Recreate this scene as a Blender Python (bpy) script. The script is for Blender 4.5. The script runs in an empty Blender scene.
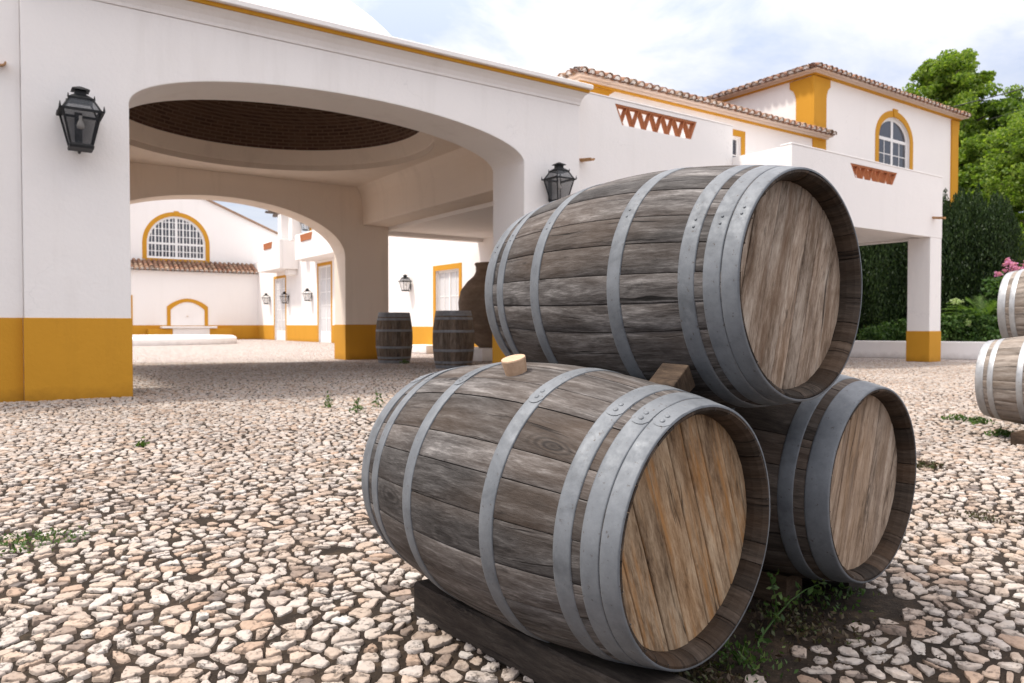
import bpy, bmesh, math, random
import numpy as np
from mathutils import Vector, Matrix
random.seed(7); rng = np.random.default_rng(7)
R = math.radians
scene = bpy.context.scene
col = scene.collection

# ------------------------------------------------------------------ camera, world, sun, exposure
AZ = 55.172                                   # heading of the camera, degrees from +X
cam_d = bpy.data.cameras.new('camera'); cam = bpy.data.objects.new('camera', cam_d); col.objects.link(cam)
cam.location = (0, 0, .85)
cam.rotation_euler = (R(90) - math.atan(16.5/750), 0, R(AZ - 90))
cam_d.sensor_width = 36; cam_d.lens = 750/1024*36
cam_d.clip_start = .05; cam_d.clip_end = 2000
cam_d.dof.use_dof = True; cam_d.dof.focus_distance = 1.75; cam_d.dof.aperture_fstop = 8.0
scene.camera = cam

SUN_EL, SUN_X, SUN_Y = 61, -.90, .436          # towards the sun: left of and beyond the porch
world = bpy.data.worlds.new('World'); scene.world = world; world.use_nodes = True
wn, wl = world.node_tree.nodes, world.node_tree.links
wn.clear()
out = wn.new('ShaderNodeOutputWorld'); bg = wn.new('ShaderNodeBackground')
sky = wn.new('ShaderNodeTexSky'); sky.sky_type = 'NISHITA'; sky.sun_disc = False
sky.sun_elevation = R(SUN_EL); sky.sun_rotation = math.atan2(SUN_X, SUN_Y)
sky.air_density = 1.0; sky.dust_density = 2.5; sky.ozone_density = 1.0
tc = wn.new('ShaderNodeTexCoord'); mp = wn.new('ShaderNodeMapping'); mp.inputs['Scale'].default_value = (1.0, 1.0, 2.2)
mp.inputs['Location'].default_value = (1.75, .4, .2)
nz = wn.new('ShaderNodeTexNoise'); nz.inputs['Scale'].default_value = 2.6; nz.inputs['Detail'].default_value = 9
nz.inputs['Roughness'].default_value = .58; nz.inputs['Distortion'].default_value = .5
rp = wn.new('ShaderNodeValToRGB'); rp.color_ramp.elements[0].position = .42; rp.color_ramp.elements[1].position = .66
mx = wn.new('ShaderNodeMix'); mx.data_type = 'RGBA'
hz = wn.new('ShaderNodeMix'); hz.data_type = 'RGBA'; hz.inputs[0].default_value = .72; hz.inputs[7].default_value = (6.0, 6.65, 8.3, 1)
wl.new(tc.outputs['Generated'], mp.inputs[0]); wl.new(mp.outputs[0], nz.inputs['Vector']); wl.new(nz.outputs['Fac'], rp.inputs[0])
wl.new(sky.outputs[0], hz.inputs[6])
wl.new(rp.outputs[0], mx.inputs[0]); wl.new(hz.outputs[2], mx.inputs[6]); mx.inputs[7].default_value = (9.4, 9.1, 8.75, 1)
# an overcast sky is brighter overhead than near the horizon
sx = wn.new('ShaderNodeSeparateXYZ'); wl.new(tc.outputs['Generated'], sx.inputs[0])
gr = wn.new('ShaderNodeMapRange'); gr.inputs[1].default_value = .22; gr.inputs[2].default_value = 1
wl.new(sx.outputs[2], gr.inputs[0])
gc = wn.new('ShaderNodeMix'); gc.data_type = 'RGBA'; gc.inputs[6].default_value = (.585, .605, .635, 1); gc.inputs[7].default_value = (2.0, 1.84, 1.66, 1); wl.new(gr.outputs[0], gc.inputs[0])
ml = wn.new('ShaderNodeVectorMath'); ml.operation = 'MULTIPLY'; wl.new(mx.outputs[2], ml.inputs[0]); wl.new(gc.outputs[2], ml.inputs[1])
wl.new(ml.outputs[0], bg.inputs[0]); bg.inputs[1].default_value = .11; wl.new(bg.outputs[0], out.inputs[0])

sun_d = bpy.data.lights.new('sun', 'SUN'); sun = bpy.data.objects.new('sun', sun_d); col.objects.link(sun)
sun_d.energy = 2.4; sun_d.angle = R(6); sun_d.color = (1, .94, .855)
sv = Vector((SUN_X*math.cos(R(SUN_EL)), SUN_Y*math.cos(R(SUN_EL)), math.sin(R(SUN_EL))))
sun.rotation_euler = sv.to_track_quat('Z', 'Y').to_euler()
vs = scene.view_settings
vs.view_transform = 'Standard'; vs.look = 'None'; vs.gamma = 1; vs.exposure = .76; scene.cycles.diffuse_bounces = 8; scene.cycles.max_bounces = 14
vs.use_curve_mapping = False

# ------------------------------------------------------------------ helpers
def spot(px, fwd, z=0.):
    """a point on the ground 'fwd' metres ahead, at the bearing of picture column px"""
    r = (px - 512)/750*fwd; a = R(AZ)
    return Vector((math.cos(a)*fwd + math.sin(a)*r, math.sin(a)*fwd - math.cos(a)*r, z))

def tag(o, label=None, cat=None, group=None, kind=None):
    if label: o['label'] = label
    if cat: o['category'] = cat
    if group: o['group'] = group
    if kind: o['kind'] = kind
    return o

def root(name, loc, label, cat, group=None, rz=0.):
    o = bpy.data.objects.new(name, None); col.objects.link(o); o.location = loc
    o.rotation_euler = (0, 0, rz); o.empty_display_size = .2
    return tag(o, label, cat, group)

def rloc(o):
    v = Vector((0, 0, 0))
    while o: v += o.location; o = o.parent
    return v

def link_mesh(name, me, mat, parent=None, world_coords=True):
    o = bpy.data.objects.new(name, me); col.objects.link(o)
    if mat: me.materials.append(mat)
    if parent:
        o.parent = parent
        if world_coords: me.transform(Matrix.Translation(-rloc(parent)))
    return o

def raw(name, V, Fc, mat, parent=None, uv=None, smooth=False, wc=False):
    me = bpy.data.meshes.new(name)
    me.from_pydata([tuple(v) for v in V], [], [tuple(f) for f in Fc])
    if uv is not None:
        l = me.uv_layers.new(name='UVMap'); idx = np.empty(len(me.loops), int); me.loops.foreach_get('vertex_index', idx)
        l.data.foreach_set('uv', np.asarray(uv, float)[idx].ravel())
    if smooth: me.polygons.foreach_set('use_smooth', [True]*len(me.polygons))
    me.update()
    return link_mesh(name, me, mat, parent, wc)

def fast(name, V, loops, nper, mat, parent=None, smooth=False, wc=False):
    """big mesh from numpy arrays: V (n,3), loops flat, nper verts per face"""
    me = bpy.data.meshes.new(name)
    nper = np.asarray(nper, np.int32)
    me.vertices.add(len(V)); me.vertices.foreach_set('co', np.asarray(V, np.float32).ravel())
    me.loops.add(len(loops)); me.loops.foreach_set('vertex_index', np.asarray(loops, np.int32))
    me.polygons.add(len(nper)); st = np.zeros(len(nper), np.int32); st[1:] = np.cumsum(nper)[:-1]
    me.polygons.foreach_set('loop_start', st); me.polygons.foreach_set('loop_total', nper)
    if smooth: me.polygons.foreach_set('use_smooth', np.ones(len(nper), bool))
    me.update(calc_edges=True); me.validate()
    return link_mesh(name, me, mat, parent, wc)

FRONT = lambda y0: (lambda a, d, z: (a, y0 - d, z))       # a wall facing -Y: a runs along X, d comes out of it
LEFT = lambda x0: (lambda a, d, z: (x0 - d, a, z))        # a wall facing -X: a runs along Y
class MB:
    def __init__(s, m=None): s.bm = bmesh.new(); s.m = m or (lambda a, d, z: (a, d, z))
    def v(s, a, d, z): return s.bm.verts.new(s.m(a, d, z))
    def box(s, a0, a1, d0, d1, z0, z1):
        q = [s.v(a, d, z) for z in (z0, z1) for d in (d0, d1) for a in (a0, a1)]
        for f in ((0,1,3,2), (4,5,7,6), (0,1,5,4), (2,3,7,6), (0,2,6,4), (1,3,7,5)): s.bm.faces.new([q[i] for i in f])
        return s
    def prism(s, pts, d0, d1):
        A = [s.v(a, d0, z) for a, z in pts]; B = [s.v(a, d1, z) for a, z in pts]
        s.bm.faces.new(A); s.bm.faces.new(B[::-1]); n = len(pts)
        for i in range(n): s.bm.faces.new([A[i], A[(i+1) % n], B[(i+1) % n], B[i]])
        return s
    def band(s, inner, outer, d0, d1, closed=False):
        """strip between two polylines of equal length, extruded d0..d1"""
        n = len(inner)
        P = [[s.v(a, d, z) for a, z in L] for d in (d0, d1) for L in (inner, outer)]
        i0, o0, i1, o1 = P
        for i in range(n if closed else n-1):
            j = (i+1) % n
            s.bm.faces.new([i0[i], i0[j], o0[j], o0[i]]); s.bm.faces.new([i1[i], o1[i], o1[j], i1[j]])
            s.bm.faces.new([o0[i], o0[j], o1[j], o1[i]]); s.bm.faces.new([i0[i], i1[i], i1[j], i0[j]])
        if not closed:
            for i in (0, n-1): s.bm.faces.new([i0[i], o0[i], o1[i], i1[i]])
        return s
    def tube(s, path, radii, n=8, cap=True):
        rings = []
        for i, p in enumerate(path):
            p = Vector(p); a = Vector(path[max(0, i-1)]); b = Vector(path[min(len(path)-1, i+1)])
            t = (b - a).normalized(); u = t.orthogonal().normalized() if abs(t.z) < .95 else Vector((1,0,0)); u = (u - t*u.dot(t)).normalized(); w = t.cross(u)
            rings.append([s.bm.verts.new(s.m(*(p + (u*math.cos(k*2*math.pi/n) + w*math.sin(k*2*math.pi/n))*radii[i]))) for k in range(n)])
        for i in range(len(rings)-1):
            for k in range(n): s.bm.faces.new([rings[i][k], rings[i][(k+1) % n], rings[i+1][(k+1) % n], rings[i+1][k]])
        if cap: s.bm.faces.new(rings[0]); s.bm.faces.new(rings[-1])
        return s
    def lathe(s, c, prof, n=24, cap=True):
        rings = [[s.v(c[0] + r*math.cos(k*2*math.pi/n), c[1] + r*math.sin(k*2*math.pi/n), c[2] + z) for k in range(n)] for r, z in prof]
        for i in range(len(rings)-1):
            for k in range(n): s.bm.faces.new([rings[i][k], rings[i][(k+1) % n], rings[i+1][(k+1) % n], rings[i+1][k]])
        if cap:
            s.bm.faces.new(rings[0]); s.bm.faces.new(rings[-1])
        return s
    def frustum(s, c, w0, w1, z0, z1):
        A = [s.v(c[0]+sx*w0, c[1]+sy*w0, z0) for sx, sy in ((-1,-1),(1,-1),(1,1),(-1,1))]
        B = [s.v(c[0]+sx*w1, c[1]+sy*w1, z1) for sx, sy in ((-1,-1),(1,-1),(1,1),(-1,1))]
        s.bm.faces.new(A[::-1]); s.bm.faces.new(B)
        for i in range(4): s.bm.faces.new([A[i], A[(i+1) % 4], B[(i+1) % 4], B[i]])
        return s
    def build(s, name, mat, parent=None, bevel=0., smooth=False, wc=True):
        bmesh.ops.recalc_face_normals(s.bm, faces=s.bm.faces[:])
        me = bpy.data.meshes.new(name); s.bm.to_mesh(me); s.bm.free()
        if smooth: me.polygons.foreach_set('use_smooth', [True]*len(me.polygons))
        o = link_mesh(name, me, mat, parent, wc)
        if bevel:
            b = o.modifiers.new('bevel', 'BEVEL'); b.width = bevel; b.segments = 2; b.limit_method = 'ANGLE'; b.angle_limit = R(40)
        return o

def ell(cx, z0, a, b, n=28, t0=math.pi, t1=0.):
    return [(cx + a*math.cos(t0 + (t1-t0)*i/n), z0 + b*math.sin(t0 + (t1-t0)*i/n)) for i in range(n+1)]

def copy_tree(o, parent=None):
    c = o.copy(); col.objects.link(c)
    if parent: c.parent = parent
    for ch in [x for x in col.objects if x.parent == o]: copy_tree(ch, c)
    return c

# ------------------------------------------------------------------ materials
class NT:
    def __init__(s, name):
        s.mat = bpy.data.materials.new(name); s.mat.use_nodes = True
        s.n, s.l = s.mat.node_tree.nodes, s.mat.node_tree.links
        s.b = s.n['Principled BSDF']
    def node(s, t, **kw):
        x = s.n.new(t)
        for k, v in kw.items(): setattr(x, k, v)
        return x
    def put(s, sock, v):
        if isinstance(v, bpy.types.NodeSocket): s.l.new(v, sock)
        else: sock.default_value = v
    def noise(s, vec, scale, detail=4, rough=.55, dist=0.):
        x = s.node('ShaderNodeTexNoise'); s.put(x.inputs['Vector'], vec)
        x.inputs['Scale'].default_value = scale; x.inputs['Detail'].default_value = detail
        x.inputs['Roughness'].default_value = rough; x.inputs['Distortion'].default_value = dist
        return x.outputs['Fac']
    def mapv(s, vec, scale=(1,1,1), loc=(0,0,0), rot=(0,0,0)):
        x = s.node('ShaderNodeMapping'); s.put(x.inputs[0], vec); s.put(x.inputs['Scale'], scale); s.put(x.inputs['Location'], loc); s.put(x.inputs['Rotation'], rot)
        return x.outputs[0]
    def ramp(s, fac, stops, interp='LINEAR'):
        x = s.node('ShaderNodeValToRGB'); s.put(x.inputs[0], fac); e = x.color_ramp.elements; x.color_ramp.interpolation = interp
        while len(e) < len(stops): e.new(.5)
        for el, (p, c) in zip(e, stops): el.position = p; el.color = (c, c, c, 1) if isinstance(c, (int, float)) else (*c, 1)
        return x.outputs[0]
    def mix(s, fac, a, b, mode='MIX'):
        x = s.node('ShaderNodeMix', data_type='RGBA', blend_type=mode)
        s.put(x.inputs[0], fac)
        for i, v in ((6, a), (7, b)): s.put(x.inputs[i], (*v, 1) if isinstance(v, tuple) else v)
        return x.outputs[2]
    def math(s, op, a, b=0.):
        x = s.node('ShaderNodeMath', operation=op); s.put(x.inputs[0], a); s.put(x.inputs[1], b); return x.outputs[0]
    def bump(s, h, strength=.3, dist=.01, normal=None):
        x = s.node('ShaderNodeBump'); s.put(x.inputs['Height'], h); x.inputs['Strength'].default_value = strength; x.inputs['Distance'].default_value = dist
        if normal is not None: s.put(x.inputs['Normal'], normal)
        s.l.new(x.outputs[0], s.b.inputs['Normal']); return x.outputs[0]
    def set(s, color=None, rough=None, metal=None, spec=None):
        if color is not None: s.put(s.b.inputs['Base Color'], (*color, 1) if isinstance(color, tuple) else color)
        if rough is not None: s.put(s.b.inputs['Roughness'], rough)
        if metal is not None: s.put(s.b.inputs['Metallic'], metal)
        if spec is not None: s.b.inputs['Specular IOR Level'].default_value = spec
        return s
    def pos(s): return s.node('ShaderNodeNewGeometry').outputs['Position']
    def obj(s): return s.node('ShaderNodeTexCoord').outputs['Object']
    def uv(s): return s.node('ShaderNodeTexCoord').outputs['UV']
    def isl(s): return s.node('ShaderNodeNewGeometry').outputs['Random Per Island']

def stucco(name, c0, c1, stain=.25, rough=.85):
    t = NT(name); p = t.pos()
    big = t.noise(p, .55, 5, .6); c = t.mix(big, c0, c1)
    st = t.noise(t.mapv(p, (3.2, 3.2, .35)), 1.0, 6, .62)                  # rain streaks down the wall
    c = t.mix(t.math('MULTIPLY', t.ramp(st, [(.53, 0.), (.78, 1.)]), stain), c, tuple(x*.62 for x in (c1[0], c1[1]*.96, c1[2]*.90)))
    sp = t.noise(p, 9, 5, .7); c = t.mix(t.math('MULTIPLY', t.ramp(sp, [(.66, 0.), (.8, 1.)]), stain*.7), c, tuple(x*.7 for x in c1))
    wv = t.node('ShaderNodeVectorMath', operation='ADD'); wn_ = t.node('ShaderNodeTexNoise'); wn_.inputs['Scale'].default_value = 2.2; wn_.inputs['Detail'].default_value = 6; t.l.new(p, wn_.inputs['Vector'])
    t.l.new(p, wv.inputs[0]); t.l.new(wn_.outputs['Color'], wv.inputs[1])
    vr = t.node('ShaderNodeTexVoronoi', feature='DISTANCE_TO_EDGE'); vr.inputs['Scale'].default_value = .42; t.l.new(wv.outputs[0], vr.inputs['Vector'])
    crk = t.math('MULTIPLY', t.ramp(vr.outputs['Distance'], [(.0, 1.), (.004, 0.)]), t.ramp(t.noise(p, .7, 3), [(.54, 0.), (.66, .3)]))
    c = t.mix(crk, c, tuple(x*.55 for x in c1))
    z = t.node('ShaderNodeSeparateXYZ'); t.l.new(p, z.inputs[0])
    spl = t.math('SUBTRACT', t.math('ADD', z.outputs[2], t.math('MULTIPLY', t.noise(p, 5, 6, .7), .30)), .15)      # splash-back dirt along the ground
    c = t.mix(t.math('MULTIPLY', t.ramp(spl, [(0., 1.), (.16, 0.)]), .5), c, tuple(x*.45 for x in (c1[0], c1[1]*.92, c1[2]*.85)))
    t.set(c, rough, spec=.25)
    h = t.math('ADD', t.noise(p, 26, 6, .6), t.math('MULTIPLY', t.noise(p, 3, 3, .5), 1.8))
    t.bump(h, .28, .014)
    return t.mat
M = {}
M['white'] = stucco('white_stucco', (.81,.775,.752), (.85,.825,.805), .2)
M['white2'] = stucco('white_stucco_clean', (.83,.795,.77), (.865,.835,.81), .10)
M['yellow'] = stucco('ochre_paint', (.53,.25,.018), (.585,.29,.028), .3, .75)
M['white_paint'] = NT('white_paint').set((.80,.79,.78), .45).mat
M['bounce_tint'] = stucco('bounce_tinted_plaster', (.79,.685,.585), (.83,.74,.65), .3)  # white plaster with warm light bounced off the cobbles put into its colour
M['tan'] = stucco('cornice_plaster', (.62,.50,.42), (.70,.58,.50), .25)

def brick_mat():
    t = NT('dark_brick'); u = t.uv()
    b = t.node('ShaderNodeTexBrick'); t.put(b.inputs['Vector'], u)
    b.inputs['Color1'].default_value = (.105,.06,.042,1); b.inputs['Color2'].default_value = (.07,.038,.028,1); b.inputs['Mortar'].default_value = (.17,.115,.085,1)
    b.inputs['Scale'].default_value = 1; b.inputs['Mortar Size'].default_value = .012; b.inputs['Brick Width'].default_value = .24; b.inputs['Row Height'].default_value = .075
    n = t.noise(u, 3, 4); c = t.mix(t.ramp(n, [(.4, 0.), (.75, .6)]), b.outputs['Color'], (.15,.10,.07))
    t.set(c, .9, spec=.2); t.bump(b.outputs['Fac'], -.5, .01); return t.mat
M['brick'] = brick_mat()

def tile_mat(name='roof_tile', warm=1.):
    t = NT(name); p = t.pos(); i = t.isl()
    c = t.ramp(i, [(0., (.25,.12,.075)), (.3, (.33,.18,.115)), (.55, (.19,.10,.07)), (.8, (.38,.25,.17)), (1., (.16,.11,.085))])
    l = t.noise(p, 7, 6, .7); c = t.mix(t.ramp(l, [(.47, 0.), (.66, .8)]), c, (.10,.075,.055))
    l2 = t.noise(p, 13, 4, .7); c = t.mix(t.ramp(l2, [(.6, 0.), (.72, .7)]), c, (.42,.36,.28))
    t.set(c, .9, spec=.2); t.bump(l, .4, .01); return t.mat
M['tile'] = tile_mat()
t = NT('terracotta'); p = t.pos(); n = t.noise(p, 9, 5, .6)
t.set(t.ramp(n, [(.3, (.32,.115,.05)), (.55, (.42,.16,.072)), (.75, (.27,.125,.066))]), .85, spec=.2); t.bump(n, .3, .006); M['terra'] = t.mat
t = NT('spout_clay'); t.set(t.ramp(t.noise(t.pos(), 20, 4), [(.35, (.36,.19,.08)), (.7, (.46,.27,.13))]), .85); M['spout'] = t.mat
t = NT('clay_pot'); p = t.obj(); n = t.noise(t.mapv(p, (1,1,2.2)), 3, 6, .65)
t.set(t.ramp(n, [(.3, (.15,.105,.072)), (.55, (.22,.16,.113)), (.75, (.30,.225,.165))]), .8, spec=.3); t.bump(t.noise(t.mapv(p, (1,1,9)), 3, 3), .3, .02); M['clay'] = t.mat
t = NT('black_iron'); t.set(t.ramp(t.noise(t.pos(), 30, 4), [(.35, (.006,.0065,.0075)), (.7, (.014,.0145,.016))]), .55, 0., .3); M['iron'] = t.mat

def glass(name, color, rough=.05, alpha=1.):
    t = NT(name); t.set(color, rough, spec=.6)
    if alpha < 1: t.b.inputs['Alpha'].default_value = alpha
    return t.mat
M['pane'] = glass('window_glass', (.055,.06,.075), .08)
M['curtain'] = NT('white_curtain_glass').set((.62,.62,.63), .15, spec=.6).mat
M['lamp_glass'] = glass('lamp_glass', (.035,.04,.047), .15, .5)
M['lamp_glass_clear'] = glass('clear_lamp_glass', (.5,.5,.5), .2, .3)
M['bulb'] = NT('bulb').set((.85,.80,.74), .2, spec=.5).mat
M['mortar'] = NT('tile_mortar').set((.74,.70,.66), .9).mat

def wood(name, cols, grain, stain=None, seed=0., tint=.3, rough=.8):
    """weathered wood: UV u runs along the grain (metres), v across it"""
    t = NT(name); u = t.uv(); i = t.isl()
    comb = t.node('ShaderNodeCombineXYZ'); sep = t.node('ShaderNodeSeparateXYZ'); t.l.new(u, sep.inputs[0])
    t.put(comb.inputs[0], sep.outputs[0]); t.put(comb.inputs[1], sep.outputs[1]); t.put(comb.inputs[2], t.math('ADD', t.math('MULTIPLY', i, 37.), seed))
    v = comb.outputs[0]
    warp = t.noise(t.mapv(v, (2.2, 9, 1)), 1., 3, .5)
    vadd = t.node('ShaderNodeVectorMath', operation='MULTIPLY_ADD'); wc = t.node('ShaderNodeCombineXYZ'); t.put(wc.inputs[1], t.math('SUBTRACT', warp, .5))
    t.l.new(wc.outputs[0], vadd.inputs[0]); vadd.inputs[1].default_value = (0, .085, 0); t.l.new(v, vadd.inputs[2])
    w = vadd.outputs[0]
    g1 = t.noise(t.mapv(w, (5, grain, 1)), 1., 6, .7)                   # growth-ring figure
    g2 = t.noise(t.mapv(v, (22, grain*4.2, 1)), 1., 5, .75)                  # fine fibres
    mott = t.noise(t.mapv(v, (3, 6, 1)), 1., 5, .6)
    po = t.noise(t.mapv(v, (60, 260, 1)), 1., 3, .6)
    g2 = t.math('ADD', t.math('MULTIPLY', g2, .72), t.math('MULTIPLY', po, .28))
    f = t.math('ADD', t.math('MULTIPLY', g1, .52), t.math('ADD', t.math('MULTIPLY', g2, .36), t.math('MULTIPLY', mott, .12)))
    c = t.ramp(f, [(.37, cols[0]), (.46, cols[1]), (.535, cols[2]), (.63, cols[3])])
    iv = t.ramp(i, [(0., 1-tint), (.5, 1.), (1., 1+tint*.8)])
    c = t.mix(1., c, iv, 'MULTIPLY')
    warm = t.noise(t.mapv(v, (1.6, 4, 1), (5,3,0)), 1., 3, .5)
    c = t.mix(t.ramp(warm, [(.45, 0.), (.72, .6)]), c, t.mix(.5, c, cols[4]))
    cr = t.noise(t.mapv(w, (2.4, grain*1.5, 1), (9,2,4)), 1., 4, .6)       # dark checks along the grain
    c = t.mix(t.ramp(cr, [(.30, .9), (.38, 0.)]), c, tuple(x*.35 for x in cols[0]))
    bl = t.noise(t.mapv(v, (7, 22, 1), (1,7,3)), 1., 6, .75)               # black weather spots
    c = t.mix(t.ramp(bl, [(.60, 0.), (.70, .65)]), c, tuple(x*.4 for x in cols[0]))
    if stain:
        s = t.noise(t.mapv(v, (2.6, 30, 1), (3,1,8)), 1., 5, .7)
        c = t.mix(t.ramp(s, [(.50, 0.), (.70, .85)]), c, stain)
    # knots: rare dark eyes with rings
    kn = t.node('ShaderNodeTexVoronoi', feature='F1'); kn.inputs['Scale'].default_value = 1.; t.put(kn.inputs['Vector'], t.mapv(w, (4.5, 13, 1), (3,3,0)))
    ks = t.node('ShaderNodeSeparateColor'); t.l.new(kn.outputs['Color'], ks.inputs[0])
    rare = t.math('GREATER_THAN', ks.outputs[0], .80)
    ring = t.math('MULTIPLY', t.math('ADD', t.math('SINE', t.math('MULTIPLY', kn.outputs['Distance'], 62.)), 1.), .5)
    c = t.mix(t.math('MULTIPLY', rare, t.math('MULTIPLY', t.ramp(kn.outputs['Distance'], [(.08, .9), (.42, 0.)]), ring)), c, tuple(x*.7 for x in cols[0]))
    c = t.mix(t.math('MULTIPLY', rare, t.ramp(kn.outputs['Distance'], [(.05, .85), (.11, 0.)])), c, tuple(x*.5 for x in cols[0]))
    t.set(c, rough, spec=.22)
    h = t.math('ADD', t.math('MULTIPLY', g2, .7), t.math('ADD', t.math('MULTIPLY', g1, .6), t.math('MULTIPLY', t.ramp(cr, [(.30, 0.), (.38, 1.)]), .8)))
    t.bump(h, .7, .004)
    return t.mat
M['stave'] = wood('weathered_staves', [(.019,.016,.015), (.056,.050,.047), (.104,.096,.092), (.225,.212,.203), (.125,.080,.050)], 34, tint=.42)
M['stave_pale'] = wood('pale_staves', [(.09,.072,.06), (.19,.16,.135), (.27,.235,.205), (.36,.325,.29), (.24,.16,.10)], 34)
M['stave_brown'] = wood('brown_staves', [(.045,.032,.023), (.11,.082,.06), (.18,.138,.105), (.27,.215,.17), (.19,.115,.065)], 34)
M['stave_dark'] = wood('dark_staves', [(.03,.024,.02), (.065,.052,.043), (.10,.08,.066), (.16,.135,.115), (.12,.07,.042)], 34)
M['chime'] = wood('chime_wood', [(.014,.010,.008), (.032,.024,.018), (.052,.039,.030), (.09,.069,.053), (.13,.064,.026)], 30, tint=.5)
M['head'] = wood('barrel_head_grey', [(.055,.036,.025), (.20,.148,.108), (.36,.29,.23), (.54,.46,.38), (.38,.215,.11)], 30, (.15,.09,.055), tint=.22)
M['head_warm'] = wood('barrel_head_amber', [(.065,.038,.022), (.21,.138,.082), (.35,.25,.16), (.50,.385,.265), (.48,.23,.07)], 26, (.36,.165,.045), seed=11., tint=.25)
M['head_pale'] = wood('barrel_head_pale', [(.085,.058,.04), (.25,.185,.135), (.385,.30,.23), (.53,.44,.355), (.45,.26,.12)], 30, (.16,.115,.085), seed=23., tint=.15)
M['beam'] = wood('dark_beam', [(.012,.010,.009), (.026,.021,.018), (.042,.034,.028), (.075,.062,.052), (.05,.03,.02)], 26)
M['block'] = wood('chock_wood', [(.018,.011,.007), (.04,.026,.017), (.068,.046,.030), (.11,.078,.055), (.075,.038,.019)], 24)
M['pergola'] = NT('pergola_wood').set((.10,.075,.06), .8).mat
t = NT('cork'); n = t.noise(t.obj(), 60, 4, .7); t.set(t.ramp(n, [(.3, (.42,.27,.17)), (.7, (.56,.39,.265))]), .75); t.bump(n, .3, .002); M['cork'] = t.mat

def hoop_mat(name, c0, c1, rough, metal=.75):
    t = NT(name); p = t.obj()
    n = t.noise(p, 11, 7, .7); n2 = t.noise(p, 90, 4, .65); n3 = t.noise(p, 5, 6, .65, .8); n4 = t.noise(p, 34, 6, .75)
    c = t.mix(t.ramp(n, [(.36, 0.), (.64, 1.)]), c0, c1)
    c = t.mix(t.ramp(n3, [(.54, 0.), (.68, .5)]), c, tuple(x*.45 for x in c0))                 # dull oxide patches
    c = t.mix(t.ramp(n4, [(.60, 0.), (.76, .22)]), c, tuple(min(.8, x*1.45) for x in c1))       # chalky zinc bloom
    c = t.mix(t.ramp(n2, [(.63, 0.), (.70, .75)]), c, (.07,.05,.038))                          # rust specks
    t.set(c, t.ramp(n4, [(.3, rough-.12), (.7, rough+.18)]), metal, spec=.4)
    t.bump(t.math('ADD', n3, t.math('MULTIPLY', n4, .5)), .3, .004); return t.mat
M['hoop'] = hoop_mat('galvanised_hoop', (.135,.146,.160), (.195,.208,.224), .62, .32)
M['hoop_bright'] = hoop_mat('bright_hoop', (.34,.345,.35), (.46,.465,.47), .42, .6)
M['hoop_dark'] = hoop_mat('old_hoop', (.19,.19,.195), (.28,.28,.285), .6, .3)

def leafmat(name, stops, trans=.4, rough=.5):
    t = NT(name); i = t.isl()
    c = t.ramp(i, stops); t.set(c, rough, spec=.3)
    tr = t.node('ShaderNodeBsdfTranslucent'); t.put(tr.inputs[0], t.mix(1., c, (1.5,1.6,.7), 'MULTIPLY'))
    m = t.node('ShaderNodeMixShader'); m.inputs[0].default_value = trans
    t.l.new(t.b.outputs[0], m.inputs[1]); t.l.new(tr.outputs[0], m.inputs[2])
    t.l.new(m.outputs[0], t.n['Material Output'].inputs[0]); return t.mat
M['leaf'] = leafmat('plane_leaves', [(0., (.075,.135,.018)), (.5, (.14,.215,.03)), (1., (.24,.31,.06))], .5)
M['leaf2'] = leafmat('tree_leaves_dark', [(0., (.04,.08,.012)), (.5, (.08,.14,.02)), (1., (.15,.22,.035))], .45)
M['cypress'] = leafmat('cypress_sprays', [(0., (.012,.028,.008)), (.6, (.026,.052,.013)), (1., (.05,.085,.02))], .2)
M['shrub'] = leafmat('shrub_leaves', [(0., (.022,.055,.012)), (.6, (.05,.11,.022)), (1., (.11,.18,.05))], .3)
M['weed'] = leafmat('weed_leaves', [(0., (.03,.06,.015)), (.6, (.06,.12,.025)), (1., (.13,.17,.05))], .3)
M['moss'] = leafmat('dry_moss', [(0., (.05,.03,.02)), (.5, (.07,.05,.025)), (1., (.06,.08,.025))], .1)
M['palm'] = leafmat('palm_leaves', [(0., (.05,.10,.02)), (1., (.13,.21,.045))], .35)
M['flower'] = leafmat('pink_petals', [(0., (.48,.16,.36)), (1., (.70,.36,.58))], .35)
M['paleflower'] = leafmat('pale_green_heads', [(0., (.28,.38,.16)), (1., (.45,.52,.28))], .3)
t = NT('bark'); n = t.noise(t.mapv(t.obj(), (6,6,1.5)), 2, 5); t.set(t.ramp(n, [(.3, (.05,.038,.028)), (.7, (.13,.10,.075))]), .9); t.bump(n, .6, .03); M['bark'] = t.mat

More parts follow.
